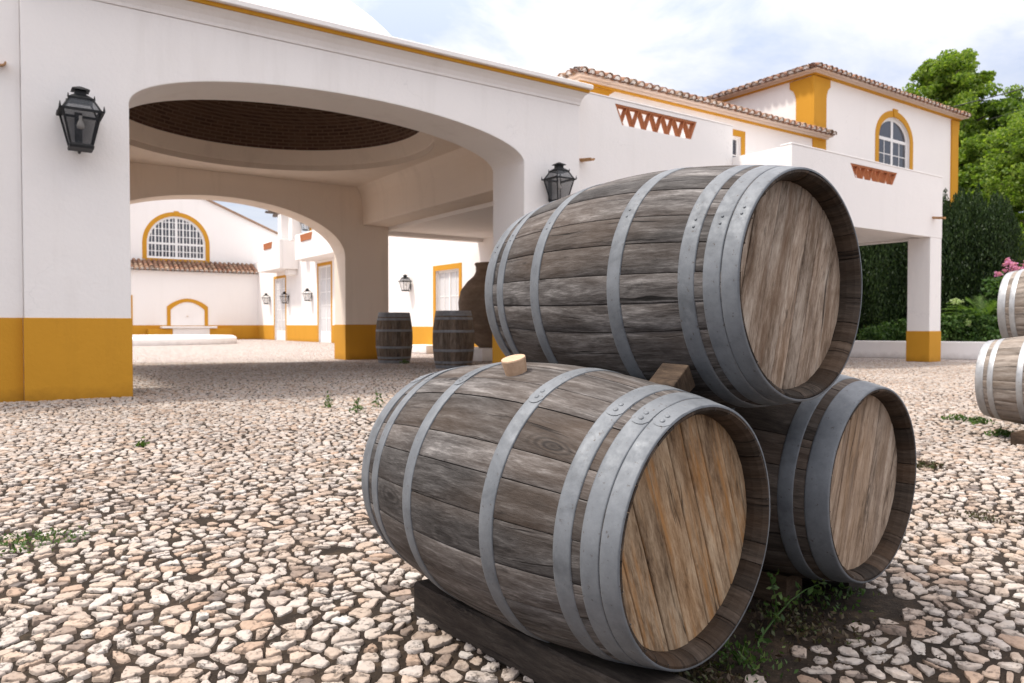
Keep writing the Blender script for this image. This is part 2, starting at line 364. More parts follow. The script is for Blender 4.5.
def stone_mat():
    t = NT('limestone_cobbles'); p = t.pos(); i = t.isl()
    c = t.ramp(i, [(0., (.45,.395,.35)), (.30, (.51,.465,.43)), (.50, (.40,.315,.25)), (.66, (.55,.52,.485)), (.78, (.37,.26,.19)), (.88, (.50,.40,.325)), (.95, (.25,.195,.16)), (1., (.12,.105,.10))])
    a = t.noise(p, 22, 6, .65); c = t.mix(t.ramp(a, [(.35, .55), (.62, 0.)]), c, t.mix(.5, c, (.40,.28,.20)))
    pt = t.noise(p, 55, 5, .7); pm = t.noise(p, 9, 3, .6)
    pit = t.math('MULTIPLY', t.ramp(pt, [(.54, 0.), (.63, 1.)]), t.ramp(pm, [(.40, .15), (.58, 1.)]))
    c = t.mix(t.math('MULTIPLY', pit, .9), c, (.05,.04,.033))
    ed = t.noise(p, 34, 4, .6); c = t.mix(t.ramp(ed, [(.55, 0.), (.68, .6)]), c, t.mix(.5, c, (.14,.105,.08)))
    dirt = t.noise(p, .5, 4, .6); c = t.mix(t.ramp(dirt, [(.40, .42), (.62, 0.)]), c, t.mix(.55, c, (.16,.12,.095)))
    t.set(c, .78, spec=.3)
    h = t.math('SUBTRACT', t.math('ADD', t.math('MULTIPLY', a, .9), t.math('MULTIPLY', pt, .4)), t.math('MULTIPLY', pit, .5))
    t.bump(h, .7, .012); return t.mat
M['stone'] = stone_mat()

def ground_mat():
    t = NT('earth_and_far_paving'); p = t.pos()
    n = t.noise(p, 12, 6, .7); n2 = t.noise(p, 90, 4, .7); n3 = t.noise(p, .8, 4, .6)
    soil = t.ramp(n, [(.3, (.012,.0085,.006)), (.52, (.030,.021,.0145)), (.72, (.085,.058,.038))])
    soil = t.mix(t.ramp(n2, [(.62, 0.), (.72, .8)]), soil, (.16,.125,.10))
    soil = t.mix(t.ramp(n3, [(.56, 0.), (.70, .35)]), soil, (.045,.055,.018))
    vc = t.node('ShaderNodeTexVoronoi', feature='F1'); vc.inputs['Scale'].default_value = 14; t.put(vc.inputs['Vector'], p)
    ve = t.node('ShaderNodeTexVoronoi', feature='DISTANCE_TO_EDGE'); ve.inputs['Scale'].default_value = 14; t.put(ve.inputs['Vector'], p)
    sp = t.node('ShaderNodeSeparateColor'); t.l.new(vc.outputs['Color'], sp.inputs[0])
    st = t.ramp(sp.outputs[0], [(0., (.52,.445,.41)), (.35, (.60,.54,.51)), (.6, (.50,.39,.33)), (.8, (.62,.58,.55)), (1., (.42,.32,.26))])
    pav = t.mix(t.ramp(ve.outputs['Distance'], [(.02, 1.), (.11, 0.)]), st, soil)
    ln = t.node('ShaderNodeVectorMath', operation='LENGTH'); t.l.new(p, ln.inputs[0])
    far = t.ramp(t.math('MULTIPLY', ln.outputs['Value'], .01), [(.164, 0.), (.169, 1.)])
    t.set(t.mix(far, soil, pav), .9, spec=.2)
    t.bump(t.math('ADD', n, t.math('MULTIPLY', n2, .6)), .8, .015); return t.mat
M['ground'] = ground_mat()

# ------------------------------------------------------------------ ground and cobbles
def make_ground():
    g = MB(); n = 1
    for a in (0,): g.bm.faces.new([g.v(-400,-300,0), g.v(500,-300,0), g.v(500,600,0), g.v(-400,600,0)])
    o = g.build('ground', M['ground']); tag(o, kind='structure')

def make_cobbles():
    P = .047; a = R(AZ); f = np.array([math.cos(a), math.sin(a)]); r = np.array([math.sin(a), -math.cos(a)])
    F0, F1 = .75, 17.0
    nf = int((F1-F0)/P); nr = int((2*(.72*F1+1.6))/(P*1.28))
    jf, jr = np.meshgrid(np.arange(nf+6), np.arange(nr+6), indexing='ij')
    jit = rng.random((2, nf+6, nr+6)) - .5
    sx = P*1.28
    SF = F0 + (jf - 3 + .5*(jr % 2)*0 + jit[0]*1.2)*P
    SR = (jr - 3 - nr/2 + .5*(jf % 2) + jit[1]*1.2)*sx
    dead = rng.random(SF.shape) < .16; SF = SF + dead*500.      # missing seeds let neighbours grow larger
    c = (slice(3, -3), slice(3, -3))
    keep = (np.abs(SR[c]) < .72*SF[c] + 1.5) & (SF[c] > F0) & ~dead[c]
    sf, sr = SF[c][keep], SR[c][keep]; n = len(sf)
    offs = [(i, j) for i in range(-2, 3) for j in range(-2, 3) if (i, j) != (0, 0)]
    D = []
    for i, j in offs:
        nfv = SF[3+i:SF.shape[0]-3+i, 3+j:SF.shape[1]-3+j][keep]; nrv = SR[3+i:SR.shape[0]-3+i, 3+j:SR.shape[1]-3+j][keep]
        D.append((nfv - sf, nrv - sr))
    def stones(sel, NA, rings, name, jag=.06):
        k = sel.sum(); th = np.arange(NA)*2*np.pi/NA + rng.random((k, 1))*.5
        inset = .0045 + .0062*rng.random((k, 1))**1.2
        inset = inset + (.0016 + .0016*np.sin(sf[sel]*1.3+.7)*np.sin(sr[sel]*1.1+sf[sel]*.5))[:, None]
        acc = np.zeros((k, NA)); pw = 24.
        for df, dr in D:
            df, dr = df[sel][:, None], dr[sel][:, None]; d = np.hypot(df, dr); ang = np.arctan2(dr, df)
            dist = np.maximum(d/2 - inset, .006)
            acc += (np.maximum(np.cos(th - ang), 0)/dist)**pw
        rad = acc**(-1/pw)
        rad *= 1 + .065*np.sin(th*3 + rng.random((k, 1))*7) + .035*np.sin(th*5 + rng.random((k, 1))*7) + jag*rng.standard_normal((k, NA))
        rad = np.minimum(rad, .064)
        h = .003 + .006*rng.random((k, 1)); tf = rng.normal(0, .07, (k, 1)); tr = rng.normal(0, .07, (k, 1))
        und = .001 + .0018*np.sin(sf[sel]*1.9 + 1.3)*np.sin(sr[sel]*1.6)
        V = []
        cx, cy = sf[sel][:, None], sr[sel][:, None]
        for sc, hz_ in rings:
            rr = rad*sc
            if sc < .9: rr = rr*(1 - .2*(1-sc)) + rad.mean(1, keepdims=True)*sc*.2*(1-sc)
            x = rr*np.cos(th); y = rr*np.sin(th)
            z = h*hz_ + (tf*x + tr*y)*min(1, max(0, hz_*1.5)) + und[:, None] + (.0016*rng.standard_normal((k, NA)) if .3 < sc < .95 else 0)
            V.append(np.stack([cx+x, cy+y, z], -1))
        cz = (h*(1.0 + .05*rng.standard_normal((k, 1))) + und[:, None])
        ce = np.stack([cx, cy, cz], -1)
        V = np.concatenate(V + [ce], 1)                       # k, nr*NA+1, 3
        nv = V.shape[1]; base = (np.arange(k)*nv)[:, None]
        q = []
        for ri in range(len(rings)-1):
            A = ri*NA + np.arange(NA); B = ri*NA + (np.arange(NA)+1) % NA
            q.append(np.stack([A, A+NA, B+NA, B], -1).reshape(-1))
        A = (len(rings)-1)*NA + np.arange(NA); B = (len(rings)-1)*NA + (np.arange(NA)+1) % NA
        tri = np.stack([A, np.full(NA, nv-1), B], -1).reshape(-1)
        q = np.concatenate(q); lp = np.concatenate([base + q[None], base + tri[None]], 1)
        nper = np.tile(np.concatenate([np.full(len(q)//4, 4), np.full(NA, 3)]), k)
        W = V.reshape(-1, 3); xyz = np.stack([W[:, 0]*f[0] + W[:, 1]*r[0], W[:, 0]*f[1] + W[:, 1]*r[1], W[:, 2]], -1)
        o = fast(name, xyz, lp.ravel(), nper, M['stone'], smooth=True); tag(o, kind='structure')
    gap = rng.random(n) > .02
    wx, wy = sf*f[0] + sr*r[0], sf*f[1] + sr*r[1]             # bare earth round the feet of the stack
    ta = np.clip(((wx-1.25)*.95 + (wy-.95)*.55)/(.95**2+.55**2), 0, 1); dd = np.hypot(wx-1.25-.95*ta, wy-.95-.55*ta)
    bare = (dd < .065 + .03*np.sin(wx*19)*np.sin(wy*23)) & (rng.random(n) < .42) & (wx > 1.22)
    gap &= ~bare & ~((wx > 1.1) & (wx < 2.3) & (wy > 1.15) & (wy < 2.1))
    near = (sf < 4.6) & gap; far = (sf >= 4.6) & (sf < 9) & gap; dist = (sf >= 9) & gap
    stones(near, 18, [(1.06, -1.2), (1.0, .25), (.975, .82), (.92, .98), (.5, 1.0)], 'cobblestones')
    stones(far, 10, [(1.05, -.9), (.98, .75), (.84, .98)], 'cobblestones')
    stones(dist, 8, [(1.02, -.8), (.86, .95)], 'cobblestones', .02)
make_ground(); make_cobbles()

# ------------------------------------------------------------------ building pieces
def tiles(name, P0, U, N, W, L, pitch, parent, hip0=False, hip1=False, pad=.0, tw=.255, course=.36, mortar=True):
    """barrel-tile roof slope: eave from P0 along U for W metres, climbing along N for L metres"""
    U = np.array(U, float); N = np.array(N, float); P0 = np.array(P0, float)
    S = N*math.cos(pitch) + np.array([0, 0, math.sin(pitch)]); K = -N*math.sin(pitch) + np.array([0, 0, math.cos(pitch)])
    V = []; Q = []; na = 7
    ncol = max(1, round(W/tw)); w = W/ncol
    MV = []; MF = []
    for ci in range(ncol):
        u = (ci+.5)*w; lim = L
        if hip0: lim = min(lim, u/math.cos(pitch) + .1)
        if hip1: lim = min(lim, (W-u)/math.cos(pitch) + .1)
        k = 0; s = rng.normal(0, .012)
        while s < lim:
            e = min(s + course + .05, lim + .05); ju = rng.normal(0, .006); r0 = w*.42; r1 = w*.35; jl = rng.normal(0, .006)
            b = len(V)
            for (ss, rr, lift) in ((s, r0, .028+jl), (e, r1, .004+jl)):
                for rad in (rr, rr-.016):
                    for i in range(na):
                        t_ = math.pi*i/(na-1); V.append(P0 + U*(u+ju+rad*math.cos(t_)) + S*ss + K*(lift + .02 + rad*math.sin(t_)*.95))
            for i in range(na-1):
                Q.append((b+i, b+i+1, b+2*na+i+1, b+2*na+i)); Q.append((b+i, b+na+i, b+na+i+1, b+i+1)); Q.append((b+na+i, b+3*na+i, b+3*na+i+1, b+na+i+1))
            s += course; k += 1
        # channel tile between two covers
        s = -.03
        uc = ci*w
        b = len(V)
        lim2 = lim + .03
        for ss in (s, lim2):
            for i in range(5):
                t_ = math.pi*i/4; V.append(P0 + U*(uc - w*.36*math.cos(t_)) + S*ss + K*(.045 - w*.22*math.sin(t_)))
        for i in range(4): Q.append((b+i, b+i+1, b+5+i+1, b+5+i))
        m0 = len(MV)
        for i in range(na): t_ = math.pi*i/(na-1); MV.append(P0 + U*(u + w*.385*math.cos(t_)) + S*.035 + K*(.03 + w*.36*math.sin(t_)))
        MF.append(tuple(range(m0, m0+na)))
    o = raw(name, V, Q, M['tile'], parent, wc=True)
    if mortar:
        mm = raw('mortar', MV, MF, M['mortar'], parent, wc=True)
        so = mm.modifiers.new('thick', 'SOLIDIFY'); so.thickness = .03
    return o

def vent_pts(a0, a1, b0, b1, zt, zb): return [(a0, zt), (a1, zt), (b1, zb), (b0, zb)]
def tile_vent(m, parent, a0, a1, b0, b1, zt, zb, n, depth=.15, th=.018):
    """row of triangular clay tiles standing in a tapered opening"""
    mb = MB(m)
    zz = [(b0, zb)]
    w = (b1-b0)/n
    for i in range(n):
        zz.append((b0 + w*(i+.5) , zt-.012)); zz.append((b0 + w*(i+1), zb))
    for i in range(len(zz)-1):
        (x0, z0), (x1, z1) = zz[i], zz[i+1]; L = math.hypot(x1-x0, z1-z0); nx, nz_ = -(z1-z0)/L*th, (x1-x0)/L*th
        if nz_ < 0: nx, nz_ = -nx, -nz_
        mb.prism([(x0, z0+.001), (x1, z1+.001), (x1+nx, z1+nz_), (x0+nx, z0+nz_)], -.012 - .001*(i % 2), -depth*.8)
    mb.box(a0+.01, a1-.01, -.01, -depth*.8, zt-.035, zt-.002)
    for (p, q) in (((a0, zt), (b0, zb)), ((a1, zt), (b1, zb))):
        sg = 1 if p[0] < (a0+a1)/2 else -1
        mb.prism([(p[0]+.002*sg, p[1]-.003), (p[0]+.045*sg, p[1]-.003), (q[0]+.045*sg, q[1]+.002), (q[0]+.002*sg, q[1]+.002)], -.006, -depth*.8)
    return mb.build('clay_vent', M['terra'], parent)

def spout(m, parent, a, z, L=.3, d0=-.02):
    mb = MB(m); n = 7
    P = []
    for k, rad in ((d0, .055), (L, .048)):
        for rr in (rad, rad-.014):
            P.append([(a + rr*math.cos(math.pi + math.pi*i/(n-1)), k, z + rr*math.sin(math.pi + math.pi*i/(n-1)) - (k > .1)*.04) for i in range(n)])
    V = [[mb.v(*p) for p in L_] for L_ in P]
    for i in range(n-1):
        mb.bm.faces.new([V[0][i], V[0][i+1], V[2][i+1], V[2][i]]); mb.bm.faces.new([V[1][i], V[1][i+1], V[3][i+1], V[3][i]]); mb.bm.faces.new([V[2][i], V[2][i+1], V[3][i+1], V[3][i]])
    for i in (0, n-1): mb.bm.faces.new([V[0][i], V[1][i], V[3][i], V[2][i]])
    return mb.build('drain_spout', M['spout'], parent)

def cut(wall, m, outline, depth):
    """sink a pocket of the given outline into a wall"""
    c = MB(m); c.prism(outline, .2, -depth); co_ = c.build('cutter', None, wall.parent)
    md = wall.modifiers.new('cut', 'BOOLEAN'); md.operation = 'DIFFERENCE'; md.object = co_; md.solver = 'EXACT'
    others = [x for x in wall.modifiers if x != md]
    for x in others: x.show_viewport = False
    bpy.context.view_layer.update(); dg = bpy.context.evaluated_depsgraph_get()
    me = bpy.data.meshes.new_from_object(wall.evaluated_get(dg)); old = wall.data; wall.modifiers.remove(md); wall.data = me
    for x in others: x.show_viewport = True
    cm = co_.data; bpy.data.objects.remove(co_); bpy.data.meshes.remove(cm); me.name = old.name; bpy.data.meshes.remove(old)

def window(m, wall, parent, a0, a1, z0, z1, sur=.14, arch=0., cols=2, rows=3, glassm='pane', sill=True, key=False, door=False, fr=.07, dark_open=.06, mun=.028):
    """surround, frame, mullions and panes of a rectangular or round-headed window standing on the face d=0"""
    ca = (a0+a1)/2; hw = (a1-a0)/2
    def outline(g):      # opening outline grown by g, bottom-left round to bottom-right
        if arch: return [(a0-g, z0-(0 if door else g))] + ell(ca, z1, hw+g, arch+g, 24) + [(a1+g, z0-(0 if door else g))]
        return [(a0-g, z0-(0 if door else g)), (a0-g, z1+g), (a1+g, z1+g), (a1+g, z0-(0 if door else g))]
    cut(wall, m, outline(0), .26)
    m_ = m; RC = .10; mi = lambda a, d, z: m_(a, d-RC, z)
    s = MB(m); s.band(outline(.001), outline(sur), .012, -.006)
    if not door: s.box(a0-sur, a1+sur, .013, -.006, z0-sur, z0-.001)
    so = s.build('window_surround' if not door else 'door_surround', M['yellow'], parent)
    if key:
        k = MB(m); k.prism([(ca-.10, z1+arch+.01), (ca+.10, z1+arch+.01), (ca+.14, z1+arch+sur+.06), (ca-.14, z1+arch+sur+.06)], .035, -.02); k.build('keystone', M['yellow'], so)
    f = MB(mi); f.band(outline(-fr), outline(-.001), .012, -.035)
    f.box(a0+.002, a1-.002, .011, -.034, z0+.001, z0+fr)
    f.box(ca-fr*.6, ca+fr*.6, .010, -.03, z0+fr, z1 + (arch-fr if arch else -fr))
    if arch: f.box(a0+fr, a1-fr, .009, -.031, z1-fr*.5, z1+fr*.5)
    n = 'window_frame' if not door else 'door_frame'
    if door: f.box(a0+fr, a1-fr, .008, -.031, z0+fr, z0+.55)
    for h in (0, 1):
        x0 = a0+fr if h == 0 else ca+fr*.6; x1 = ca-fr*.6 if h == 0 else a1-fr
        for c in range(1, cols): xx = x0+(x1-x0)*c/cols; f.box(xx-mun/2, xx+mun/2, .004, -.02, z0+fr, z1-(0 if arch else fr))
        zb = z0+(.55 if door else fr)
        for r_ in range(1, rows): zz = zb+(z1-zb)*r_/rows; f.box(x0, x1, .003, -.021, zz-mun/2, zz+mun/2)
    fo = f.build(n, M['white_paint'], parent)
    g = MB(mi); o = outline(-.01); g.prism(o, -.008, -.02); g.build('pane', M[glassm], fo)
    if sill: MB(m).box(a0-sur-.03, a1+sur+.03, .06, -.02, z0-sur-.05, z0-sur).build('sill', M['white_paint'], parent, .008)
    return so

# ---- porch with its arches and dome
YF = 9.83
X0, X1, XA, XB = .31, 8.23, 1.37, 7.08
CXp = (XA+XB)/2; HW = (XB-XA)/2
porch = root('arched_porch', (CXp, 13.5, 0), 'white porch with a wide basket arch, yellow base and low white dome', 'porch')
TOP = 4.56
m = FRONT(YF)
MB(m).prism([(X0, 0), (XA, 0)] + ell(CXp, 3.45, HW, .57, 40) + [(XB, 0), (X1, 0), (X1, TOP), (X0, TOP)], 0, -.92).build('front_wall', M['white'], porch, .012)
YB = 17.25; m = FRONT(YB)
MB(m).prism([(X0, 0), (XA, 0)] + ell(CXp, 2.5, HW, 1.18, 40) + [(XB, 0), (X1, 0), (X1, TOP), (X0, TOP)], 0, -.7).build('back_wall', M['bounce_tint'], porch, .012)
sw = MB(); sw.box(7.53, X1-.003, 10.752, 11.4, 0, TOP-.003); sw.box(7.53, X1-.003, 11.4, 17.248, 3.3, TOP-.003); sw.build('side_wall', M['bounce_tint'], porch, .03)
sw = MB(); sw.box(X0+.003, 1.01, 10.752, 11.4, 0, TOP-.003); sw.box(X0+.003, 1.01, 11.4, 17.248, 3.3, TOP-.003); sw.build('side_wall', M['bounce_tint'], porch, .03)  # unseen left side; its opening is added to let more light inside
# coved slopes from the side wall up to the ceiling
cv = MB(lambda a, d, z: (a, d, z))
A = [(7.53, 3.75)] + [(7.53 - .38*(1-math.cos(t_)), 3.75 + .58*math.sin(t_)) for t_ in [math.pi/2*i/8 for i in range(1, 9)]] + [(7.53, 4.335)]
cv.prism(A, 10.76, 17.245).build('cove', M['bounce_tint'], porch, smooth=False)
# ceiling with the round opening, its collar and the brick lining of the dome
def ceiling():
    V = []; Fc = []; n = 64; cx, cy = CXp, 13.6
    for i in range(n):
        t_ = 2*math.pi*i/n; c, s = math.cos(t_), math.sin(t_); k = 1/max(abs(c)/3.3, abs(s)/3.0)
        sq = (cx + max(-3.22, min(3.25, c*k*1.02)), cy + max(-2.84, min(3.64, s*k*1.3)))
        V += [(cx+2.9*c, cy+2.9*s*.98, 4.33), (sq[0], sq[1], 4.33)]
    for i in range(n): j = (i+1) % n; Fc.append((2*i, 2*j, 2*j+1, 2*i+1))
    o = raw('ceiling', V, Fc, M['bounce_tint'], porch, wc=True); so = o.modifiers.new('thick', 'SOLIDIFY'); so.thickness = .12; so.offset = 1
    V = []; Fc = []
    prof = [(2.9, 4.326), (2.88, 4.34), (2.75, 4.60), (2.74, 4.62)]
    for r_, z in prof: V += [(cx+r_*math.cos(2*math.pi*i/n), cy+.98*r_*math.sin(2*math.pi*i/n), z) for i in range(n)]
    for k in range(len(prof)-1):
        for i in range(n): j = (i+1) % n; Fc.append((k*n+i, k*n+j, k*n+n+j, k*n+n+i))
    raw('collar', V, Fc, M['bounce_tint'], porch, smooth=False, wc=True)
    V = []; Fc = []; uv = []; L = 14; rc = 2.86; zc = 3.80
    for k in range(L+1):
        e = R(16.6) + (math.pi/2 - R(16.6))*k/L
        for i in range(n+1): t_ = 2*math.pi*i/n; V.append((cx+rc*math.cos(e)*math.cos(t_), cy+.98*rc*math.cos(e)*math.sin(t_), zc+rc*math.sin(e))); uv.append((t_*2.6*max(.25, round(math.cos(e)*4)/4), e*rc))
    for k in range(L):
        for i in range(n): b = k*(n+1)+i; Fc.append((b, b+1, b+n+2, b+n+1))
    raw('brick_lining', V, Fc, M['brick'], porch, uv=uv, smooth=True, wc=True)
    d = MB(); rc = 3.1; zc = 3.73
    d.lathe((cx-.1, 13.5, zc), [(rc*math.cos(e), rc*math.sin(e)) for e in [R(9) + (R(89.5)-R(9))*k/16 for k in range(17)]], 64, cap=False); d.build('dome', M['white2'], porch, smooth=True)
ceiling()
def flat_roof():   # roof deck round the dome
    V = []; Fc = []; n = 64; cx, cy = CXp-.1, 13.5
    for i in range(n):
        t_ = 2*math.pi*i/n; c, s = math.cos(t_), math.sin(t_); k = 1/max(abs(c)/3.86, abs(s)/3.66)
        V += [(cx+3.0*c, cy+3.0*s, 4.62), (cx+c*k, cy+s*k, 4.62)]
    for i in range(n): j = (i+1) % n; Fc.append((2*i, 2*j, 2*j+1, 2*i+1))
    raw('roof_deck', V, Fc, M['white2'], porch, wc=True)
flat_roof()
co = MB()
def cornice_ring(mb, prof):
    """profile (out, z) swept round the front and both sides of the porch"""
    rings = []
    for o_, z in prof:
        rings.append([mb.bm.verts.new(p) for p in ((X0+.02, 17.95, z), (X0+.02, YF-o_, z), (X1+o_*.45, YF-o_, z), (X1+o_*.45, 17.95, z))])
    n = len(prof)
    for i in range(n):
        j = (i+1) % n
        for k in range(3): mb.bm.faces.new([rings[i][k], rings[i][k+1], rings[j][k+1], rings[j][k]])
    for k in (0, 3): mb.bm.faces.new([rings[i][k] for i in range(n)])
cornice_ring(co, [(-.32, 4.562), (.012, 4.562), (.02, 4.60), (.05, 4.66), (.10, 4.71), (.15, 4.735), (.15, 4.742), (-.32, 4.742)])
cor = co.build('cornice', M['white'], porch)
c2 = MB(); cornice_ring(c2, [(-.30, 4.744), (.175, 4.744), (.175, 4.79), (-.30, 4.79)]); c2.build('painted_stripe', M['yellow'], cor)
c3 = MB(); cornice_ring(c3, [(-.34, 4.792), (.225, 4.792), (.235, 4.80), (.235, 4.858), (.215, 4.872), (-.34, 4.872)]); c3.build('coping', M['white2'], cor)
def plinth(parent, x0, x1, y0, y1, h, e=.008):
    return MB().box(x0-e, x1+e, y0-e, y1+e, .0, h).build('yellow_base', M['yellow'], parent, .006)
plinth(porch, X0, XA, YF, YF+.92, .93); plinth(porch, XB, X1, YF, YF+.92, .75)
plinth(porch, X0, XA, YB, YB+.7, .86); plinth(porch, XB, X1, YB, YB+.7, .86)
MB().box(7.522, X1+.004, 10.76, 11.408, 0, .75).build('yellow_base', M['yellow'], porch, .006)

# ---- wall left of the porch
lw = root('garden_wall', (-3, 10.2, 0), 'plain white wall with yellow base running left from the porch', 'wall')
MB().box(-9, X0-.002, 9.93, 10.4, 0, 4.7).build('wall_body', M['white'], lw, .01)
MB().box(-9, X0-.012, 9.922, 10.41, 0, .93).build('yellow_base', M['yellow'], lw)
spout(FRONT(9.93), lw, .13, 3.72, .16)

# ---- main house: terrace wall, upper storey, tiled roof
YT = 13.2
house = root('terraced_house', (15, 15, 0), 'white house with a tiled roof above a terrace wall pierced by triangular clay tiles', 'house')
m = FRONT(10.0)
va0, va1, vb0, vb1, vt, vb = 9.19, 11.34, 9.37, 11.18, 4.80, 4.44
tw_ = MB(m)
tw_.box(X1+.002, 12.41, 0, -.25, 0, vb)
tw_.prism([(X1+.002, vb), (vb0, vb), (va0, vt), (X1+.002, vt)], 0, -.25); tw_.prism([(vb1, vb), (12.41, vb), (12.41, vt), (va1, vt)], 0, -.25)
tw_.box(X1+.002, 12.41, 0, -.25, vt, 4.87)
tw_.build('terrace_wall', M['white2'], house)
MB(m).box(X1+.002, 12.42, .012, -.262, 4.872, 4.90).build('coping', M['white2'], house, .01)
tile_vent(m, house, va0, va1, vb0, vb1, vt, vb, 6)
spout(FRONT(10.0), house, 8.42, 3.72, .30); spout(FRONT(10.0), house, 9.0, 3.05, .25)
MB().box(X1+.004, 11.1, 10.252, 17.6, 3.22, 3.42).build('terrace_floor', M['white2'], house)
MB().box(X1+.004, 11.1, 17.35, 17.602, 3.12, 3.218).build('terrace_beam', M['white2'], house)
HX0, HX1 = 11.1, 20.02
WT = 6.35
hw_ = MB(); hw_.box(HX0, HX1-.003, YT, 23.5, 0, WT); hwall = hw_.build('house_walls', M['white2'], house, .01)
MB().box(HX0-.01, HX0+.3, YT-.01, 23.51, 0, .80).build('yellow_base', M['yellow'], house)
# yellow corner panel and eaves
cp = MB(FRONT(YT)); cp.prism([(HX0-.014, 4.4), (HX0+.74, 4.4), (HX0+.74, 5.98), (HX0+.77, 6.12), (HX0+.85, 6.23), (HX0+1.02, WT-.015), (HX0-.014, WT-.03)], .014, -.05)
cp2 = MB(LEFT(HX0)); cp2.prism([(YT+.052, 4.4), (YT+.55, 4.4), (YT+.55, 6.02), (YT+.60, 6.17), (YT+.72, 6.29), (YT+.90, WT-.03), (YT+.052, WT-.03)], .014, -.05)
cp.build('corner_panel', M['yellow'], house); cp2.build('corner_panel', M['yellow'], house)
OV = .34
ev = MB(); ev.box(HX0-.10, 20.5, YT-.10, 20, WT-.012, WT+.02); ev.build('eaves_stripe', M['yellow'], house)
ev = MB(); ev.box(HX0-.18, 20.55, YT-.18, 20, WT+.022, WT+.07); ev.box(HX0-.29, 20.6, YT-.29, 20, WT+.072, WT+.13); ev.build('eaves_cornice', M['tan'], house, .01)
PI = R(21)
tiles('tiled_roof', (HX0-OV, YT-OV, WT+.09), (1,0,0), (0,1,0), 20.7-HX0+OV, 5.4, PI, house, hip0=True)
tiles('tiled_roof', (HX0-OV, 23.6, WT+.09), (0,-1,0), (1,0,0), 23.6-YT+OV, 4.6, PI, house, hip1=True)
window(FRONT(YT), hwall, house, 15.75, 16.72, 4.4, 5.92, .17, cols=1, rows=3, sill=False)
# window low on the left flank, under the terrace
window(LEFT(HX0), hwall, house, 18.62, 20.0, .86, 2.48, .16, cols=2, rows=2, glassm='curtain', sill=False)
MB().box(HX0-.55, HX0-.012, 19.6, 20.6, 0, .25).build('door_step', M['white2'], house, .02)

# ---- corner house (taller, right)
tower = root('corner_house', (24.5, 16, 0), 'taller white house with yellow corner pilasters and a round-headed window', 'house')
TX0, TX1, TT = 20.02, 28.75, 8.24
twall = MB().box(TX0, TX1, YT+.004, 20.5, 0, TT).build('house_walls', M['white2'], tower, .01)
MB().box(TX0+.5, TX1+.01, YT-.008, 20.51, 0, 1.0).build('yellow_base', M['yellow'], tower)
def pilaster(x0, x1, flare, y=YT, name='pilaster'):
    pm = MB(FRONT(y)); P = [(x0, 5.0), (x1, 5.0), (x1, TT-.62), (x1+flare*.12, TT-.5), (x1+flare*.4, TT-.36), (x1+flare, TT-.26), (x1+flare, TT-.05), (x0-flare*.2, TT-.05), (x0-flare*.2, TT-.26), (x0, TT-.5)]
    return pm.prism(P, .05, -.03)
pilaster(TX0-.05, TX0+.58, .20).build('pilaster', M['yellow'], tower)
pl = MB(LEFT(TX0)); y0, y1 = YT+.032, YT+.56
pl.prism([(y0, 4.9), (y1, 4.9), (y1, TT-.62), (y1+.03, TT-.5), (y1+.09, TT-.36), (y1+.22, TT-.26), (y1+.22, TT-.05), (y0, TT-.05)], .05, -.03).build('pilaster', M['yellow'], tower)
pilaster(TX1-.42, TX1+.05, .06).build('pilaster', M['yellow'], tower)
ev = MB(); ev.box(TX0-.10, TX1+.10, YT-.12, 20.6, TT-.02, TT+.01); ev.build('eaves_stripe', M['yellow'], tower)
ev = MB(); ev.box(TX0-.16, TX1+.16, YT-.18, 20.7, TT+.012, TT+.05); ev.box(TX0-.29, TX1+.29, YT-.29, 20.8, TT+.052, TT+.09); ev.build('eaves_cornice', M['tan'], tower, .01)
tiles('tiled_roof', (TX0-OV, YT-OV, TT+.06), (1,0,0), (0,1,0), TX1-TX0+2*OV, 4.6, PI, tower, hip0=True, hip1=True)
tiles('tiled_roof', (TX0-OV, 20.85, TT+.06), (0,-1,0), (1,0,0), 20.85-YT+OV, 4.6, PI, tower, hip0=True, hip1=True)
window(FRONT(YT), twall, tower, 23.58, 25.50, 4.9, 6.95, .21, arch=.72, cols=2, rows=4, key=True, sill=False, fr=.10)

# ---- portico on the right
pt = root('portico', (15.3, 10.5, 0), 'white flat-topped portico standing on one square column with a yellow foot', 'portico')
PX0, PX1, PY = 12.41, 18.16, 8.63
m = FRONT(PY); a0, a1, b0, b1, zt, zb = 14.36, 16.17, 14.55, 15.98, 4.14, 3.86
w_ = MB(m); w_.box(PX0, PX1, 0, -.25, 2.86, zb); w_.prism([(PX0, zb), (b0, zb), (a0, zt), (PX0, zt)], 0, -.25); w_.prism([(b1, zb), (PX1, zb), (PX1, zt), (a1, zt)], 0, -.25); w_.box(PX0, PX1, 0, -.25, zt, 4.25)
w_.build('parapet', M['white2'], pt)
w_ = MB(); w_.box(PX0, PX0+.25, PY+.252, YT-.02, 0, 4.25); w_.build('side_wall', M['white2'], pt)
MB().box(PX1-.25, PX1, PY+.252, YT-.02, 2.86, 4.25).build('parapet', M['white2'], pt)
MB().box(PX0+.252, PX1-.252, PY+.252, YT-.02, 2.90, 3.1).build('ceiling_slab', M['white2'], pt)
MB().box(PX0-.008, PX1+.008, PY-.01, PY+.258, 4.252, 4.285).build('coping', M['white2'], pt, .012)
cl = MB().box(PX1-.52, PX1-.003, PY+.003, PY+.52, 0, 2.858).build('column', M['white2'], pt, .012)
MB().box(PX1-.53, PX1+.007, PY-.007, PY+.53, 0, .71).build('yellow_base', M['yellow'], cl, .008)
tile_vent(m, pt, a0, a1, b0, b1, zt, zb, 5)
spout(m, pt, 17.74, 3.33, .26)

